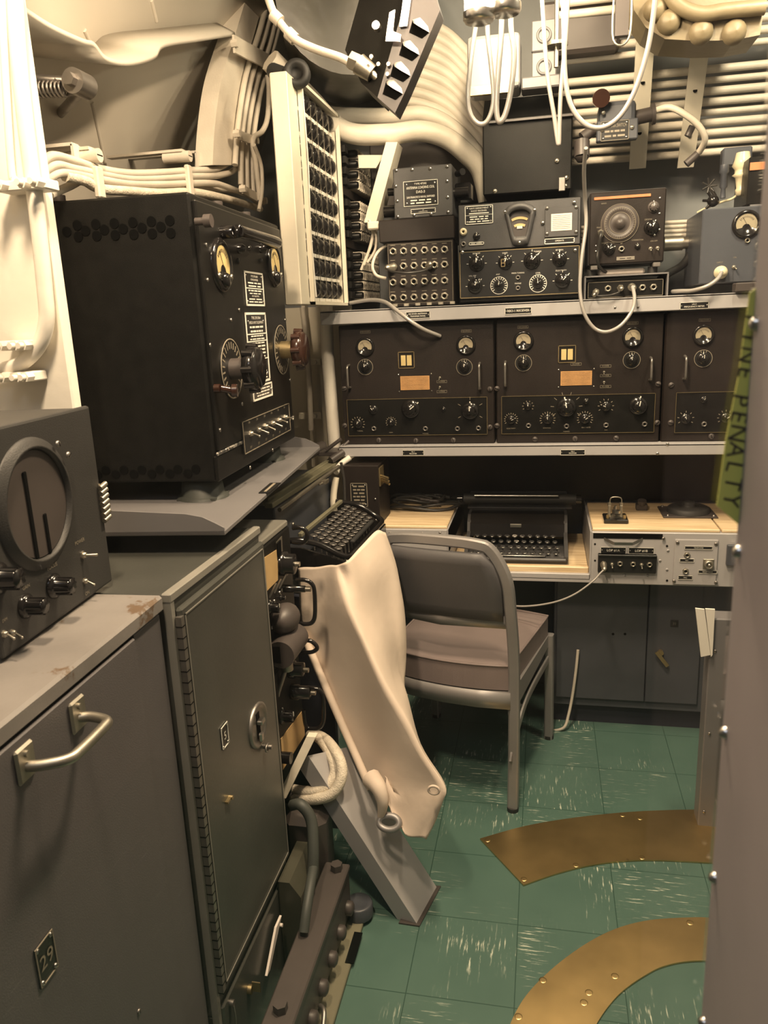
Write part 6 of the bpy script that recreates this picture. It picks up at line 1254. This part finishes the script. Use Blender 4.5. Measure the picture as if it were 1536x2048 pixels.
# lamps
for i, (u, v) in enumerate(((958, 42), (1010, 26))):
    p = pt(u, v, Y=1.80); t = thing('ceiling_lamp', ('left', 'right')[i] + ' glaring white overhead lamp tube at the top edge', 'lamp', F(p.x, p.y, p.z), group='overhead lamps')
    b = MB(); b.cyl((0, 0, .002), (0, 0, .20), .030, n=24); b.build('glowing_tube', 'glow', t); b = MB(); b.lathe((0, 0, 0), (0, 0, 1), [(-.002, 0), (-.002, .029), (.004, .033), (.016, .033)], 24); b.build('end_cap', 'steel', t); b = MB(); b.cyl((0, 0, .20), (0, 0, 2.5 - p.z), .02, n=12); b.build('stem', 'mud', t)
# hanging cords
loops = [
 ([(962, -40), (955, 30), (943, 110), (936, 190), (941, 228), (958, 248), (976, 240), (987, 200), (982, 130), (975, 60), (978, -40)], .0055, 'leftmost hanging grey cord loop below the lamps'),
 ([(1005, -40), (1003, 60), (996, 150), (993, 215), (998, 243), (1010, 230), (1022, 180), (1028, 110), (1022, 50), (1024, -40)], .0065, 'thick hanging cord loop right beside the leftmost one'),
 ([(1082, -40), (1088, 60), (1095, 150), (1108, 230), (1117, 290), (1119, 250), (1122, 180), (1130, 90), (1138, -40)], .0050, 'narrow hanging cord loop pointing down over the junction box'),
 ([(1126, -40), (1128, 60), (1130, 150), (1142, 210), (1170, 248), (1205, 255), (1240, 232), (1270, 180), (1295, 100), (1308, 20), (1313, -40)], .0058, 'widest hanging cord loop in front of the switch box')]
for P_, r_, lb in loops: wire('hanging_cord', [pt(u, v, Y=1.95) for u, v in P_], r_, 'gcord', lb, 'cord', 'cord loops hanging from the overhead', n=10)
# ------------------------------------------------------------------ light
def area(name, loc, target, size, power, col, size_y=None):
    L = bpy.data.lights.new(name, 'AREA'); L.energy = power; L.color = col; L.size = size
    if size_y: L.shape = 'RECTANGLE'; L.size_y = size_y
    o = bpy.data.objects.new(name, L); COL.objects.link(o); o.location = loc
    o.rotation_euler = (V(target) - V(loc)).to_track_quat('-Z', 'Y').to_euler(); return o
WARM = (1.0, .755, .50)
area('lamp_front', (-.05, 1.45, 2.36), (-.1, 1.7, 0), .10, 30, WARM, .35)
area('lamp_rear', (-.12, 1.95, 2.32), (.05, 2.9, 1.6), .08, 7, (1, .78, .50), .30)
area('lamp_entry', (-.45, .66, 2.30), (-.95, 1.2, 1.5), .10, 20, WARM, .2)
area('lamp_right', (.62, 1.9, 2.36), (.55, 2.5, 1.6), .10, 10, (1, .84, .58), .2)
area('corridor_fill', (-.35, -.35, 2.40), (-.1, .1, 1.2), .5, 2.6, (.85, .90, 1.0), .3)  # unseen cool fill added behind the viewer to brighten jamb and tape
w = bpy.data.worlds.new('world'); S.world = w; w.use_nodes = True; w.node_tree.nodes['Background'].inputs[0].default_value = (1, .85, .65, 1); w.node_tree.nodes['Background'].inputs[1].default_value = .02
S.view_settings.view_transform = 'Standard'; S.view_settings.look = 'None'; S.view_settings.gamma = 1; S.view_settings.use_curve_mapping = False; S.view_settings.exposure = 0.52
